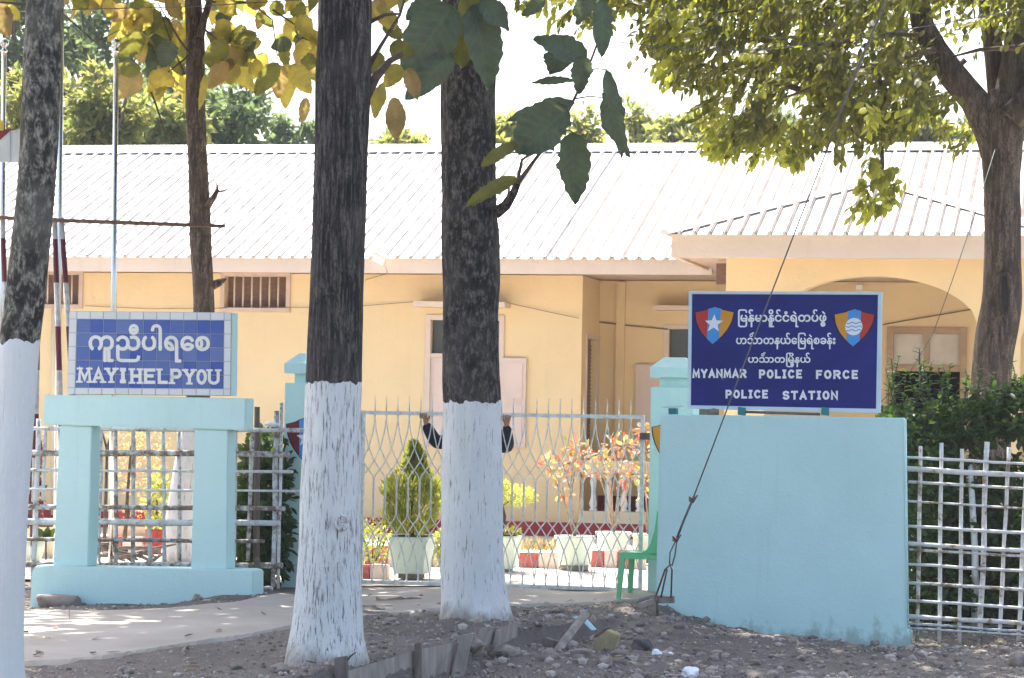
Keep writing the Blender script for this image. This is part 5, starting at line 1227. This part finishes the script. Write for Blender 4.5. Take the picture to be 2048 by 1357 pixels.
for s_ in (-1, 1): MB().lathe(q(s_ * .032, -.108, 1.635), [(.004, -.008), (.012, 0), (.004, .008)], 10).build('eye', M['hair'], hd_)
MB().tube([q(-.025, -.10, 1.572), q(0, -.106, 1.57), q(.025, -.10, 1.572)], .006, 6).build('mouth', M['redpaint'], hd_)
skin('hair', [q(0, .03, 1.63), q(0, .015, 1.70), q(0, -.045, 1.73)], [(0, 1), (1, 2)], [.085, .095, .06], M['hair'], ps)
for s_, hu, hz in ((-1, hlU, hlZ), (1, hrU, hrZ)):   # hands folded over the rail: palm, four fingers, thumb
    dw = .12 - WP; rz = hz
    palm = [q(hu - s_ * .01, dw + .04, rz - .10), q(hu, dw + .035, rz - .04), q(hu + s_ * .005, dw + .025, rz + .028)]
    V = list(palm); E_ = [(0, 1), (1, 2)]; R_ = [(.026, .022), (.036, .018), (.036, .016)]
    for k in range(4):
        u = hu + s_ * .005 + (k - 1.5) * .021; l = [.8, 1, .95, .72][k]
        b = len(V); V += [q(u, dw + .005, rz + .036), q(u, dw - .028 * l, rz + .026), q(u, dw - .034 * l, rz - .022 * l)]; E_ += [(2, b), (b, b + 1), (b + 1, b + 2)]; R_ += [.0105, .0095, .008]
    b = len(V); V += [q(hu - s_ * .035, dw + .03, rz - .02), q(hu - s_ * .05, dw - .005, rz + .02)]; E_ += [(1, b), (b, b + 1)]; R_ += [.012, .009]
    skin('hand', V, E_, R_, M['skin'], ps, 1)

# ------------------------------------------------------------------ trees
def cr(P, n):   # Catmull-Rom through (x,y,hw) triples
    out = []
    for i in range(len(P) - 1):
        p0, p1, p2, p3 = P[max(i - 1, 0)], P[i], P[i + 1], P[min(i + 2, len(P) - 1)]
        for k in range(n):
            t = k / n; out.append(tuple(.5 * (2 * b + (c - a) * t + (2 * a - 5 * b + 4 * c - d) * t * t + (3 * b - a - 3 * c + d) * t ** 3) for a, b, c, d in zip(p0, p1, p2, p3)))
    out.append(tuple(P[-1])); return out
def trunk(parent, prof, Y, mat, n=36, rough=.02, lobes=0.0, seed=0, name='trunk', sub=10, dY=0.0, lz=.25):
    """prof: (px, py, half width px) from top to foot; fissured round trunk, buttressed at the foot"""
    pts = cr(prof, sub); base = len(pts); mb = MB(); N = len(pts); o = Vector((seed * 7.3, 0, 0)); zf = at(prof[-1][0], prof[-1][1], Y).z
    for i, (x, y, h) in enumerate(pts):
        c = at(x, y, Y + dY * i / N); R_ = h * (Y + dY * i / N) / FPX
        for k in range(n):
            a = 2 * math.pi * k / n; v = Vector((math.cos(a), math.sin(a), 0)); w = Vector((v.x * 3.2, v.y * 3.2, c.z * 1.1)) + o
            f = 1 + rough * 2.2 * noise.noise(w) + rough * 1.3 * noise.noise(Vector((v.x * 9, v.y * 9, c.z * 2.4)) + o)
            fl = max(0, 1 - (c.z - zf) / lz)
            if lobes: f *= 1 + lobes * fl * (math.sin(a * 5 + seed) * .6 + math.sin(a * 3 + 2 * seed) * .5)
            mb.v.append(c + v * R_ * f)
    for i in range(N - 1):
        for k in range(n): k2 = (k + 1) % n; mb.f.append([i * n + k, (i + 1) * n + k, (i + 1) * n + k2, i * n + k2]); mb.sm.append(True)
    mb.f.append(list(range(n))); mb.sm.append(False)
    return mb.build(name, M[mat], parent)
def limb(parent, pts, Y, rads, mat='twig', name='branch', n=9, Ys=None):
    P = [at(x, y, (Ys[i] if Ys else Y)) for i, (x, y) in enumerate(pts)]
    return MB().tube(P, rads, n, jit=.08, seed=len(pts)).build(name, M[mat], parent)
def big_leaf(parent, b, t, wpx, Y, mat, seed=0, roll=0.0, tipY=None, droop=None, cup=.22, ragged=.05):
    """broad teak leaf: ovate blade, sunk midrib, wavy ragged margin, short stalk"""
    r = random.Random(seed); droop = r.uniform(.1, .4) if droop is None else droop; cup = cup * r.uniform(.5, 2.0); A = at(*b, Y); T = at(*t, tipY or Y - r.uniform(-.12, .12)); L = (T - A).length; W = px2m(wpx, Y)
    d = (T - A).normalized(); cam_n = (EYE - A).normalized(); s_ = d.cross(cam_n).normalized(); s_ = (Matrix.Rotation(roll + r.uniform(-.35, .35), 3, d) @ s_); up = s_.cross(d)
    NS, NW = 24, 8; mb = MB(); o = Vector((seed * 3.1, 1, 2))
    for i in range(NS + 1):
        t_ = i / NS; w = math.sin(math.pi * min(1, (t_ * .96 + .02)) ** .82) ** .75 * (1 - .15 * t_) if 0 < t_ < 1 else .02
        for j in range(NW + 1):
            k = j / NW * 2 - 1; ww = w * W / 2 * (1 + (ragged * 2.5 * noise.noise(Vector((t_ * 9, k * 2, 0)) + o) + ragged * 2.2 * noise.noise(Vector((t_ * 31, k * 2, 5)) + o)) * abs(k))
            h = cup * abs(k) ** 1.3 * W * .5 - droop * L * (t_ - .3) ** 2 + .05 * W * noise.noise(Vector((t_ * 5, k * 2.5, 4)) + o) + .03 * W * math.sin(t_ * 40 - abs(k) * 6) * (.35 + abs(k)) + .30 * W * k * noise.noise(Vector((t_ * 2.2, 1, 9)) + o)
            mb.v.append(A + d * L * t_ + s_ * ww * k + up * h)
    for i in range(NS):
        for j in range(NW):
            a = i * (NW + 1) + j; mb.f.append([a, a + 1, a + NW + 2, a + NW + 1]); mb.sm.append(True)
    ob = mb.build('leaf', M[mat], parent); me = ob.data; uv = me.uv_layers.new(name='UVMap')
    for lp_ in me.loops: i = lp_.vertex_index; uv.data[lp_.index].uv = ((i // (NW + 1)) / NS, (i % (NW + 1)) / NW * 2 - 1)
    return ob
def crown_cloud(parent, blobs, mat, L, W, seed, name='crown', nseg=4, up=-.15, shell=.25):
    r = random.Random(seed); mb = MB()
    for c, rad, n in blobs: leaf_cloud(mb, r, c, rad, n, L, W, up, nseg, .5, shell)
    return tag(mb.build(name, M[mat], parent), kind='stuff')

# first dark trunk, left of the gate
T1Y = 19.5; b1 = at(652, 1320, T1Y)
t1 = thing('teak_tree', 'dark straight trunk with limewashed foot nearest the plank edging', 'tree', b1, 'roadside teak trees')
trunk(t1, [(691, -420, 44), (690, -200, 48), (690, 0, 53), (686, 150, 54), (682, 300, 54), (677, 480, 53.5), (671, 620, 55), (667, 770, 56), (664, 900, 58), (661, 1010, 60), (659, 1100, 62), (657, 1180, 66), (655, 1240, 70), (653, 1285, 76), (652, 1320, 84), (651, 1350, 92)], T1Y, 'teakbark1', 48, .028, .07, 1)
limb(t1, [(730, 190), (752, 155), (780, 122), (806, 108)], 19.6, [.05, .034, .024, .018])
limb(t1, [(735, 140), (760, 95), (800, 30), (815, -20)], 19.7, [.018, .014, .01, .008])
limb(t1, [(740, 45), (770, 30), (800, 28)], 19.7, [.016, .012, .008])
limb(t1, [(687, 1330), (702, 1312), (712, 1305)], 19.0, [.008, .006, .004], name='sucker')
crown_cloud(t1, [(b1 + Vector((-1.6, 5.2, 7.9)), (2.9, 2.7, 1.1), 1700), (b1 + Vector((0.2, .4, 7.4)), (2.4, 2.2, 1.7), 420), (b1 + Vector((-1.2, .9, 6.8)), (1.5, 1.5, .9), 160)], 'crownleaf', .42, .26, 61)
kc = at(684, 1046, T1Y - .205)      # healed knot
for j, rr in enumerate((.05, .032, .015)): MB().tube([kc + Vector((math.cos(a * .6283) * rr * .8, .004 * j - .012, math.sin(a * .6283) * rr)) for a in range(11)], .010, 6).build('knot_ring', M['teakbark1'], t1)
# second dark trunk
T2Y = 22.5; b2 = at(952, 1236, T2Y)
t2 = thing('teak_tree', 'dark trunk with limewashed foot in front of the gate, middle of the picture', 'tree', b2, 'roadside teak trees')
trunk(t2, [(935, -420, 46), (936, -200, 50), (938, 0, 54), (938, 120, 55), (937, 250, 54.5), (938, 400, 54), (941, 480, 57), (943, 560, 57), (941, 650, 55.5), (944, 790, 57), (945, 900, 58), (945, 1020, 60), (946, 1100, 61), (948, 1160, 63), (951, 1200, 66), (953, 1230, 71), (955, 1262, 80)], T2Y, 'teakbark2', 48, .032, .09, 2)
limb(t2, [(990, 428), (1012, 412), (1028, 385), (1036, 362)], 22.35, [.05, .042, .034, .028], 'teakbark2', 'branch')
limb(t2, [(1034, 368), (1044, 320), (1072, 300)], 22.2, [.016, .012, .008])
limb(t2, [(1036, 366), (1070, 320), (1120, 255), (1150, 195), (1175, 140), (1205, 60), (1212, -40)], 22.0, [.02, .014, .012, .011, .009, .008, .007])
limb(t2, [(1150, 198), (1180, 193), (1205, 196), (1215, 205)], 21.9, [.006, .005, .004, .003])
limb(t2, [(1172, 140), (1195, 138), (1215, 140)], 21.9, [.006, .005, .004])
limb(t2, [(1120, 258), (1140, 262), (1150, 268)], 21.9, [.006, .005, .004])
limb(t2, [(1014, 408), (1018, 380), (1020, 368)], 22.25, [.016, .009, .004])
limb(t2, [(940, 0), (925, 30), (905, 55)], 21.8, [.02, .014, .008]); limb(t2, [(930, 20), (900, 15), (850, 20)], 21.6, [.014, .01, .006])
for k, (b, t, w, mt, roll) in enumerate([((905, 12), (806, 150), 112, 'teakleaf', .3), ((897, 36), (862, 134), 46, 'teakleaf', .5), ((945, 10), (985, 178), 88, 'teakleaf', -.3), ((915, 40), (922, 138), 78, 'oliveleaf', 0), ((905, 105), (812, 200), 62, 'teakleaf', .2),
        ((962, 0), (1018, 62), 55, 'teakleaf', -.4), ((880, 0), (812, 40), 60, 'teakleaf', .2), ((930, -5), (958, 60), 50, 'oliveleaf', .2), ((1138, 215), (1035, 308), 112, 'teakleaf', .15), ((1150, 205), (1012, 232), 40, 'teakleaf', .9),
        ((1172, 118), (1068, 76), 62, 'teakleaf', .5), ((1165, 110), (1158, 190), 46, 'teakleaf', -.5), ((1120, 100), (1100, 150), 60, 'teakleaf', .2), ((1212, 140), (1248, 320), 40, 'teakleaf', -.3), ((1208, 180), (1252, 318), 50, 'teakleaf', .6),
        ((1142, 265), (1150, 410), 74, 'teakleaf', -.1), ((1036, 356), (932, 405), 36, 'oliveleaf', .5), ((1034, 288), (958, 330), 32, 'oliveleaf', .5), ((1204, 0), (1206, 112), 46, 'teakleaf', -.2), ((1190, -20), (1150, 50), 50, 'teakleaf', .4),
        ((1090, 0), (1042, 32), 30, 'teakleaf', .3), ((1150, 162), (1062, 162), 26, 'teakleaf', .6)]):
    big_leaf(t2, b, t, w, 21.9 - .25 * (k % 3) if k > 7 else 21.2 + .12 * (k % 4), mt, 200 + k, roll, ragged=.09 if k > 7 else .045)
crown_cloud(t2, [(b2 + Vector((-.6, 3.4, 7.6)), (2.9, 2.4, 1.0), 1300), (b2 + Vector((2.2, 3.6, 7.4)), (2.2, 2.2, .9), 520), (b2 + Vector((-.2, .6, 7.2)), (2.6, 2.2, 1.7), 460), (b2 + Vector((1.6, .8, 6.7)), (1.4, 1.4, .8), 140)], 'crownleaf', .45, .28, 62)
# mottled trunk at the left edge
T0Y = 17.2; b0 = at(-2, 1400, T0Y)
t0 = thing('teak_tree', 'pale mottled leaning trunk with limewashed foot at the left edge', 'tree', b0, 'roadside teak trees')
trunk(t0, [(118, -380, 34), (104, -180, 36), (90, 0, 36.5), (84, 120, 37), (80, 250, 38), (72, 380, 38.5), (61, 490, 39), (50, 600, 40), (38, 690, 41), (28, 820, 42), (17, 950, 43), (8, 1080, 44), (2, 1200, 46), (-2, 1320, 50), (-4, 1400, 60)], T0Y, 'teakbark3', 36, .015, .04, 3)
for k, (b, t, w, mt) in enumerate([((-5, 5), (18, 76), 46, 'rustleaf'), ((8, 15), (40, 40), 30, 'yellowleaf'), ((-8, 240), (6, 262), 20, 'yellowleaf')]): big_leaf(t0, b, t, w, 18.2, mt, 260 + k)
limb(t0, [(95, 5), (40, 8), (-10, 4)], 17.6, [.014, .009, .006])
crown_cloud(t0, [(b0 + Vector((-.4, 6.0, 7.8)), (2.6, 3.0, 1.1), 1700), (b0 + Vector((.4, .8, 7.0)), (2.0, 2.0, 1.5), 320)], 'crownleaf', .42, .26, 63)
# slender brown tree in the yard, with the yellowing leaves
T3Y = 30.5; b3 = at(358, 1130, T3Y)
t3 = thing('teak_tree', 'slender brown trunk behind the tiled sign with yellowing backlit leaves', 'tree', b3)
trunk(t3, [(380, -300, 14), (383, -120, 16), (386, 0, 17), (391, 80, 18.5), (391, 150, 19), (391, 230, 20), (396, 330, 19.5), (399, 410, 21), (401, 480, 22), (406, 560, 21), (408, 640, 21.5), (402, 740, 23), (390, 840, 25), (376, 930, 28), (366, 1020, 31), (360, 1090, 34), (357, 1140, 42)], T3Y, 'brownbark', 28, .03, .08, 4)
limb(t3, [(400, 75), (408, 40), (420, 0), (430, -50)], 30.4, [.05, .04, .034, .03], 'brownbark')
limb(t3, [(415, 415), (427, 395), (436, 380)], 30.3, [.04, .03, .022], 'brownbark', 'stub'); limb(t3, [(436, 382), (433, 368), (430, 360)], 30.3, [.014, .008, .003], 'brownbark', 'stub'); limb(t3, [(434, 384), (446, 382), (454, 380)], 30.3, [.014, .009, .003], 'brownbark', 'stub')
limb(t3, [(425, 572), (440, 565), (452, 558)], 30.3, [.05, .04, .012], 'brownbark', 'stub'); limb(t3, [(388, 120), (362, 85), (335, 40), (315, 5)], 30.2, [.016, .012, .008, .006]); limb(t3, [(370, 150), (345, 95), (320, 20)], 30.1, [.012, .008, .006])
limb(t3, [(298, 175), (310, 205), (322, 240), (330, 270)], 30.0, [.014, .011, .009, .006], 'twig', 'hanging_twig'); limb(t3, [(380, 110), (330, 150), (300, 175)], 30.0, [.01, .008, .006]); limb(t3, [(128, 30), (190, 85), (240, 60)], 30.0, [.008, .006, .005])
limb(t3, [(410, 60), (440, 85), (462, 100)], 30.0, [.012, .008, .006]); limb(t3, [(420, 5), (500, 5), (545, 40), (555, 120)], 30.0, [.016, .012, .008, .005]); limb(t3, [(545, 20), (590, 50), (605, 120), (600, 190)], 30.0, [.012, .009, .006, .004])
LV = [((285, 65), (238, 112), 52, 'oliveleaf'), ((275, 62), (300, 8), 42, 'yellowleaf'), ((312, 40), (342, 78), 46, 'oliveleaf'), ((332, 60), (300, 152), 58, 'teakleaf'), ((345, 85), (322, 135), 52, 'teakleaf'), ((285, 45), (240, 60), 46, 'yellowleaf'), ((282, 140), (228, 134), 38, 'oliveleaf'),
      ((285, 148), (230, 196), 56, 'rustleaf'), ((300, 150), (347, 172), 46, 'yellowleaf'), ((308, 160), (318, 202), 42, 'yellowleaf'), ((345, 110), (366, 152), 32, 'oliveleaf'), ((362, 140), (371, 216), 24, 'yellowleaf'), ((250, 10), (228, 45), 40, 'rustleaf'), ((265, 20), (270, 75), 46, 'yellowleaf'), ((330, 0), (365, 40), 40, 'rustleaf'),
      ((450, 85), (412, 66), 32, 'oliveleaf'), ((455, 85), (408, 128), 46, 'oliveleaf'), ((460, 90), (438, 152), 52, 'rustleaf'), ((470, 95), (512, 132), 46, 'oliveleaf'), ((465, 112), (507, 182), 50, 'yellowleaf'), ((450, 122), (418, 178), 42, 'rustleaf'), ((460, 118), (462, 172), 46, 'yellowleaf'), ((490, 98), (512, 82), 26, 'teakleaf'), ((440, 28), (446, 58), 32, 'teakleaf'), ((450, 0), (475, 30), 34, 'yellowleaf'),
      ((556, 125), (509, 192), 42, 'oliveleaf'), ((560, 130), (556, 198), 40, 'rustleaf'), ((575, 130), (570, 218), 42, 'yellowleaf'), ((585, 130), (622, 188), 46, 'yellowleaf'), ((600, 122), (634, 130), 40, 'oliveleaf'), ((620, 62), (568, 40), 38, 'yellowleaf'), ((526, 18), (515, 60), 24, 'rustleaf'), ((612, 196), (604, 246), 24, 'rustleaf'), ((600, 30), (632, 92), 44, 'yellowleaf'), ((545, 6), (572, 28), 38, 'oliveleaf'), ((590, 10), (604, 44), 36, 'teakleaf'), ((610, 80), (600, 120), 34, 'yellowleaf'),
      ((500, -10), (520, 18), 36, 'yellowleaf'), ((150, -10), (175, 20), 40, 'oliveleaf'), ((200, -10), (185, 22), 36, 'rustleaf'), ((225, 0), (215, 35), 34, 'yellowleaf'), ((410, 150), (400, 220), 18, 'yellowleaf'),
      ((790, 195), (792, 282), 44, 'rustleaf'), ((765, 165), (748, 236), 36, 'yellowleaf'), ((762, 105), (744, 152), 36, 'oliveleaf'), ((790, 60), (752, 15), 42, 'yellowleaf'), ((770, 40), (805, 78), 40, 'oliveleaf'), ((800, 130), (770, 175), 40, 'yellowleaf'), ((815, 140), (835, 200), 36, 'rustleaf'), ((780, 90), (830, 110), 44, 'oliveleaf'), ((760, 0), (745, 40), 34, 'rustleaf')]
for k, (b, t, w, mt) in enumerate(LV):
    big_leaf(t3 if b[0] < 700 else t1, b, t, w, (29.6 + .35 * (k % 4)) if b[0] < 700 else 20.2 + .2 * (k % 3), mt, 300 + k, .25 * math.sin(k * 2.1), droop=.2)
rl = random.Random(17)
for k in range(70):      # the rest of the leaf clusters, further in
    b, t, w, mt = LV[rl.randrange(0, 37)]; dx, dy = rl.uniform(-34, 34), rl.uniform(-60, 18)
    if b[1] + dy > 150: continue
    big_leaf(t3, (b[0] + dx, b[1] + dy), (b[0] + dx + rl.uniform(-55, 55), b[1] + dy + rl.uniform(10, 70)), w * rl.uniform(.8, 1.15), rl.uniform(29.8, 31.6), rl.choice(['yellowleaf', 'oliveleaf', 'oliveleaf', 'rustleaf', 'yellowleaf', 'teakleaf']), 700 + k, rl.uniform(-.9, .9), droop=.25)
crown_cloud(t3, [(b3 + Vector((.3, .2, 7.6)), (2.6, 2.4, 1.6), 560), (b3 + Vector((1.8, -.6, 7.0)), (1.6, 1.6, .9), 180), (b3 + Vector((-1.6, .2, 6.9)), (1.5, 1.5, .8), 160), (b3 + Vector((.4, -2.4, 7.8)), (3.0, 2.4, 1.0), 1500), (b3 + Vector((2.6, -.6, 7.9)), (2.0, 1.8, .9), 450)], 'crownleaf', .38, .24, 64)
# the spreading tree on the right
T4Y = 30.0; b4 = at(1985, 1140, T4Y)
t4 = thing('spreading_tree', 'spreading small leaved tree on the right, trunk with a dark hollow', 'tree', b4)
trunk(t4, [(2008, 180, 26), (2006, 215, 40), (2004, 245, 46), (2003, 295, 42), (2003, 360, 37), (2005, 440, 36.5), (2005, 520, 37), (2004, 600, 40), (1995, 660, 42), (1986, 720, 40), (1980, 800, 40), (1980, 900, 42), (1982, 1020, 46), (1985, 1140, 60)], T4Y, 'rightbark', 32, .03, .08, 5, sub=8)
limb(t4, [(2000, 330), (1982, 262), (1948, 200), (1905, 150), (1870, 100), (1845, 50), (1830, -40)], T4Y, [.17, .175, .165, .15, .135, .12, .1], 'rightbark', 'limb', 14)
limb(t4, [(2004, 320), (2014, 235), (2028, 150), (2040, 60), (2050, -60)], T4Y, [.17, .19, .17, .15, .12], 'rightbark', 'limb', 14); limb(t4, [(2003, 260), (1990, 120), (1975, 20), (1970, -80)], 30.3, [.13, .11, .09, .07], 'rightbark', 'limb', 12); limb(t4, [(2020, 240), (2080, 170), (2150, 90)], 29.8, [.16, .13, .1], 'rightbark', 'limb', 12)
for pts in ([(1850, 70), (1800, 70), (1750, 62)], [(1870, 100), (1780, 120), (1680, 150), (1600, 185), (1510, 215)], [(1830, 0), (1700, 20), (1560, 10), (1420, 30)], [(1750, 130), (1770, 200), (1750, 250)], [(1930, 120), (1900, 150), (1880, 170)], [(2040, 95), (1960, 100), (1900, 115)], [(1600, 180), (1500, 150), (1400, 130), (1330, 110)], [(1760, 250), (1765, 330), (1760, 400)], [(1700, 90), (1560, 90), (1450, 70)]):
    limb(t4, pts, 0, [.035 - .027 * i / (len(pts) - 1) for i in range(len(pts))], 'twig', 'branch', 7, [29.8 + .35 * math.sin(i + pts[0][0]) for i in range(len(pts))])
hol = thing('x', '', '', (0, 0, 0)); bpy.data.objects.remove(hol)
mb = MB(); hp = []                              # hollow: dark slit with a swollen lip
lip = [(2007, 545), (2017, 554), (2021, 585), (2017, 615), (2010, 640), (2002, 618), (1997, 582), (1999, 556)]
YH = T4Y - .235
MB().tube([at(x, y, YH + .014) for x, y in lip + lip[:1]], .034, 8).build('hollow_lip', M['rightbark'], t4)
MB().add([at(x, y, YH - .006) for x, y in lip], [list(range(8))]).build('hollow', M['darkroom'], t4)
mb = MB(); r = random.Random(88)
poly = [(1005, -60), (1005, 20), (1060, 55), (1120, 45), (1180, 70), (1240, 40), (1262, 60), (1300, 78), (1290, 105), (1312, 138), (1335, 160), (1350, 215), (1392, 242), (1432, 300), (1500, 312), (1545, 300), (1600, 332), (1640, 285), (1690, 300), (1740, 305), (1790, 290), (1840, 260), (1880, 295), (1925, 288), (1940, 235), (1950, 190), (2000, 130), (2060, 150), (2200, 140), (2200, -60)]
def inpoly(x, y):
    c = False; n = len(poly)
    for i in range(n):
        (a, b), (d, e) = poly[i], poly[i - 1]
        if (b > y) != (e > y) and x < (d - a) * (y - b) / (e - b) + a: c = not c
    return c
mbl = MB()
def spray(x, y, Y, n, sx=26, sy=20, sy_=.22, mb=mb):
    """a drooping twig-end carrying a fan of leaves"""
    ax = Vector((r.uniform(-1, .1), r.uniform(-.5, .5), r.uniform(-.75, -.05))).normalized(); nn = (rv(r) * .6 + Vector((0, -.4, .8))).normalized(); sd_ = ax.cross(nn).normalized(); L_ = px2m(sx * 2.6, Y)
    o_ = at(x, y, Y) - ax * L_ * .5
    for tw in range(3):
        o2 = o_ + rv(r) * L_ * .28; a2 = (ax + rv(r) * .3).normalized()
        mb.tube([o2, o2 + a2 * L_], .0035, 3, caps=False)
        for q in range(n // 3 + 1):      # leaves in two ranks along the twig
            t_ = (q + r.random()) / (n / 3); s_ = 1 if q % 2 else -1
            leaf_into(mb, o2 + a2 * L_ * t_, a2 * .7 + sd_ * s_ * r.uniform(.5, 1) + Vector((0, 0, -.35)) + rv(r) * .25, nn + rv(r) * .45, r.uniform(.085, .14), r.uniform(.045, .064), n=4, curl=.2)
k = 0
while k < 450:
    x, y = r.uniform(1000, 2200), r.uniform(-60, 330)
    if not inpoly(x, y + 22): continue
    if x < 1265 and r.random() < .72: continue
    if x > 1800 and y > 10 and abs(x - (1838 + .72 * y)) < 75 and r.random() < .9: continue
    if x > 1860 and 60 < y < 260 and r.random() < .72: continue
    if noise.noise(Vector((x * .009, y * .013, 5))) < -.26: continue
    spray(x, y, r.uniform(28.2, 31.8), 26, mb=mbl if r.random() < .16 else mb); k += 1
for x, y in ((1745, 330), (1755, 360), (1770, 385), (1735, 395), (1760, 410), (1785, 400), (1730, 375), (1770, 345), (1740, 415), (1790, 380), (1440, 295), (1465, 300), (1425, 290), (1520, 310), (1600, 325), (1590, 310), (1720, 420)): spray(x, y, 29.3 + r.uniform(-.3, .3), 22, 15, 10, .12, mb=mbl)
tag(mb.build('crown', M['rightleaf'], t4), kind='stuff')
M['crownlime'] = leafmat('lime crown leaf', [(.16, .18, .04), (.22, .22, .06), (.13, .15, .04)], .55, [(.42, .48, .05), (.55, .54, .07), (.34, .38, .05)])  # lighter lime copy of the crown leaf for low and random sprays
tag(mbl.build('lime_leaves', M['crownlime'], t4), kind='stuff')
crown_cloud(t4, [(b4 + Vector((-.8, 0, 6.8)), (3.6, 3.0, 1.2), 5200), (b4 + Vector((1.8, .2, 6.4)), (2.6, 2.6, 1.4), 2400)], 'rightleaf', .13, .07, 65, 'upper_crown', 2)

# ------------------------------------------------------------------ trees behind the building
def far_tree(label, x, ytop, Y, wpx, hpx, seed, mat='farleaf', n=1500, L=.26):
    r = random.Random(seed); t = at(x, ytop, Y); R_ = px2m(wpx / 2, Y); H = px2m(hpx, Y); base = Vector((t.x, t.y, 0)); o = thing('background_tree', label, 'tree', base, 'trees behind the building')
    cz = t.z - H / 2
    MB().tube([base, base + Vector((r.uniform(-.2, .2), 0, cz * .5)), Vector((t.x + r.uniform(-.3, .3), t.y, t.z - H * .3))], [.22, .17, .06], 7).build('trunk', M['twig'], o)
    for k in range(5): a = r.random() * 6.28; MB().tube([base + Vector((0, 0, cz * .8)), base + Vector((math.cos(a) * R_ * .6, math.sin(a) * R_ * .6, cz + r.uniform(-.2, .3) * H))], [.08, .03], 5).build('branch', M['twig'], o)
    mb = MB()
    for k in range(22):
        v = rv(r); q = .35 + .6 * r.random(); c = Vector((t.x, t.y, cz)) + Vector((v.x * R_ * q, v.y * R_ * q, v.z * H / 2 * q)); s_ = r.uniform(.22, .4)
        leaf_cloud(mb, r, c, (R_ * s_, R_ * s_, H * .5 * s_ * .8), n // 22, L, L * .55, 0, 2, .5, .3)
    tag(mb.build('crown', M[mat], o), kind='stuff')
for k, (lb, x, yt, Y, w, h, mt, n) in enumerate([
    ('tall dark hazy tree behind the leftmost flagpole', 40, -90, 78, 260, 330, 'farleafdark', 2400), ('tall dark tree behind the second flagpole', 190, -60, 80, 240, 290, 'farleafdark', 2200), ('dark feathery tree at the back, above the slender brown trunk', 345, 40, 82, 200, 250, 'farleafdark', 1800),
    ('bright yellow green bushy tree low behind the left roof end', 70, 130, 62, 200, 230, 'farleaf', 2000), ('bright bushy tree behind the roof, right of the second flagpole', 215, 135, 60, 190, 220, 'farleaf', 2000), ('pale leafy tree behind the roof beside the slender trunk', 320, 165, 63, 170, 190, 'farleaf', 1800),
    ('rounded dark tree above the roof just left of the first dark trunk', 450, 165, 66, 180, 200, 'farleafdark', 2200), ('low hazy tree above the roof touching the first dark trunk', 580, 225, 84, 110, 120, 'farleafdark', 900),
    ('low pale tree top peeping over the roof between the dark trunks', 805, 262, 70, 150, 80, 'farleaf', 900), ('low tree top over the roof right of the second trunk', 1010, 235, 72, 110, 110, 'farleaf', 800), ('thin tree top rising above the big hanging leaves', 1170, 195, 75, 100, 170, 'farleaf', 500),
    ('pale tree over the roof left of the spreading crown', 1280, 180, 80, 90, 190, 'farleaf', 500), ('hazy green tree over the roof under the spreading crown', 1380, 225, 74, 190, 120, 'farleaf', 1500), ('hazy tree over the roof behind the spreading crown', 1560, 205, 78, 230, 150, 'farleafdark', 1600),
    ('yellow green tree over the roof left of the hollow trunk', 1850, 190, 72, 260, 170, 'farleaf', 1800), ('green tree over the roof right of the hollow trunk', 2060, 180, 74, 200, 180, 'farleaf', 1300)]):
    far_tree(lb, x, yt, Y, w, h, 900 + k, mt, n, .26 if Y < 70 else .3)

# dry leaves lying about: nobody could count them
r = random.Random(404); mb = MB(); n = 0
while n < 150:
    x, y = r.uniform(-4.2, 4.8), r.uniform(18, 26.2)
    if x < -1.3 and y > 24.2 - .1 * x: continue
    leaf_into(mb, Vector((x, y, gz(x, y, not on_drive(x, y)) + .026)), Vector((r.uniform(-1, 1), r.uniform(-1, 1), r.uniform(-.03, .08))), Vector((r.uniform(-.4, .4), r.uniform(-.4, .4), 1)), r.uniform(.04, .12), r.uniform(.025, .06), n=4, curl=r.uniform(-.3, .1)); n += 1
tag(mb.build('leaf_litter', leafmat('fallen leaf', [(.17, .12, .08), (.24, .17, .11), (.13, .11, .08)], .2)), 'scattered dry fallen leaves on the bank and drive', 'leaves', kind='stuff')

# ------------------------------------------------------------------ hazy air
hz, nt = newmat('hazy air'); pv = nt.nodes.new('ShaderNodeVolumePrincipled'); ov = nt.nodes.new('ShaderNodeOutputMaterial')
pv.inputs['Color'].default_value = (.92, .95, 1, 1); pv.inputs['Density'].default_value = .0004; pv.inputs['Anisotropy'].default_value = 0.0
nt.links.new(pv.outputs[0], ov.inputs['Volume'])
mb = MB(); x0, x1, y0, y1, z0, z1 = -520, 520, -60, 920, -2.0, 16
mb.hexa([(x0, y0, z0), (x1, y0, z0), (x1, y1, z0), (x0, y1, z0), (x0, y0, z1), (x1, y0, z1), (x1, y1, z1), (x0, y1, z1)])
tag(mb.build('haze', hz), kind='stuff')
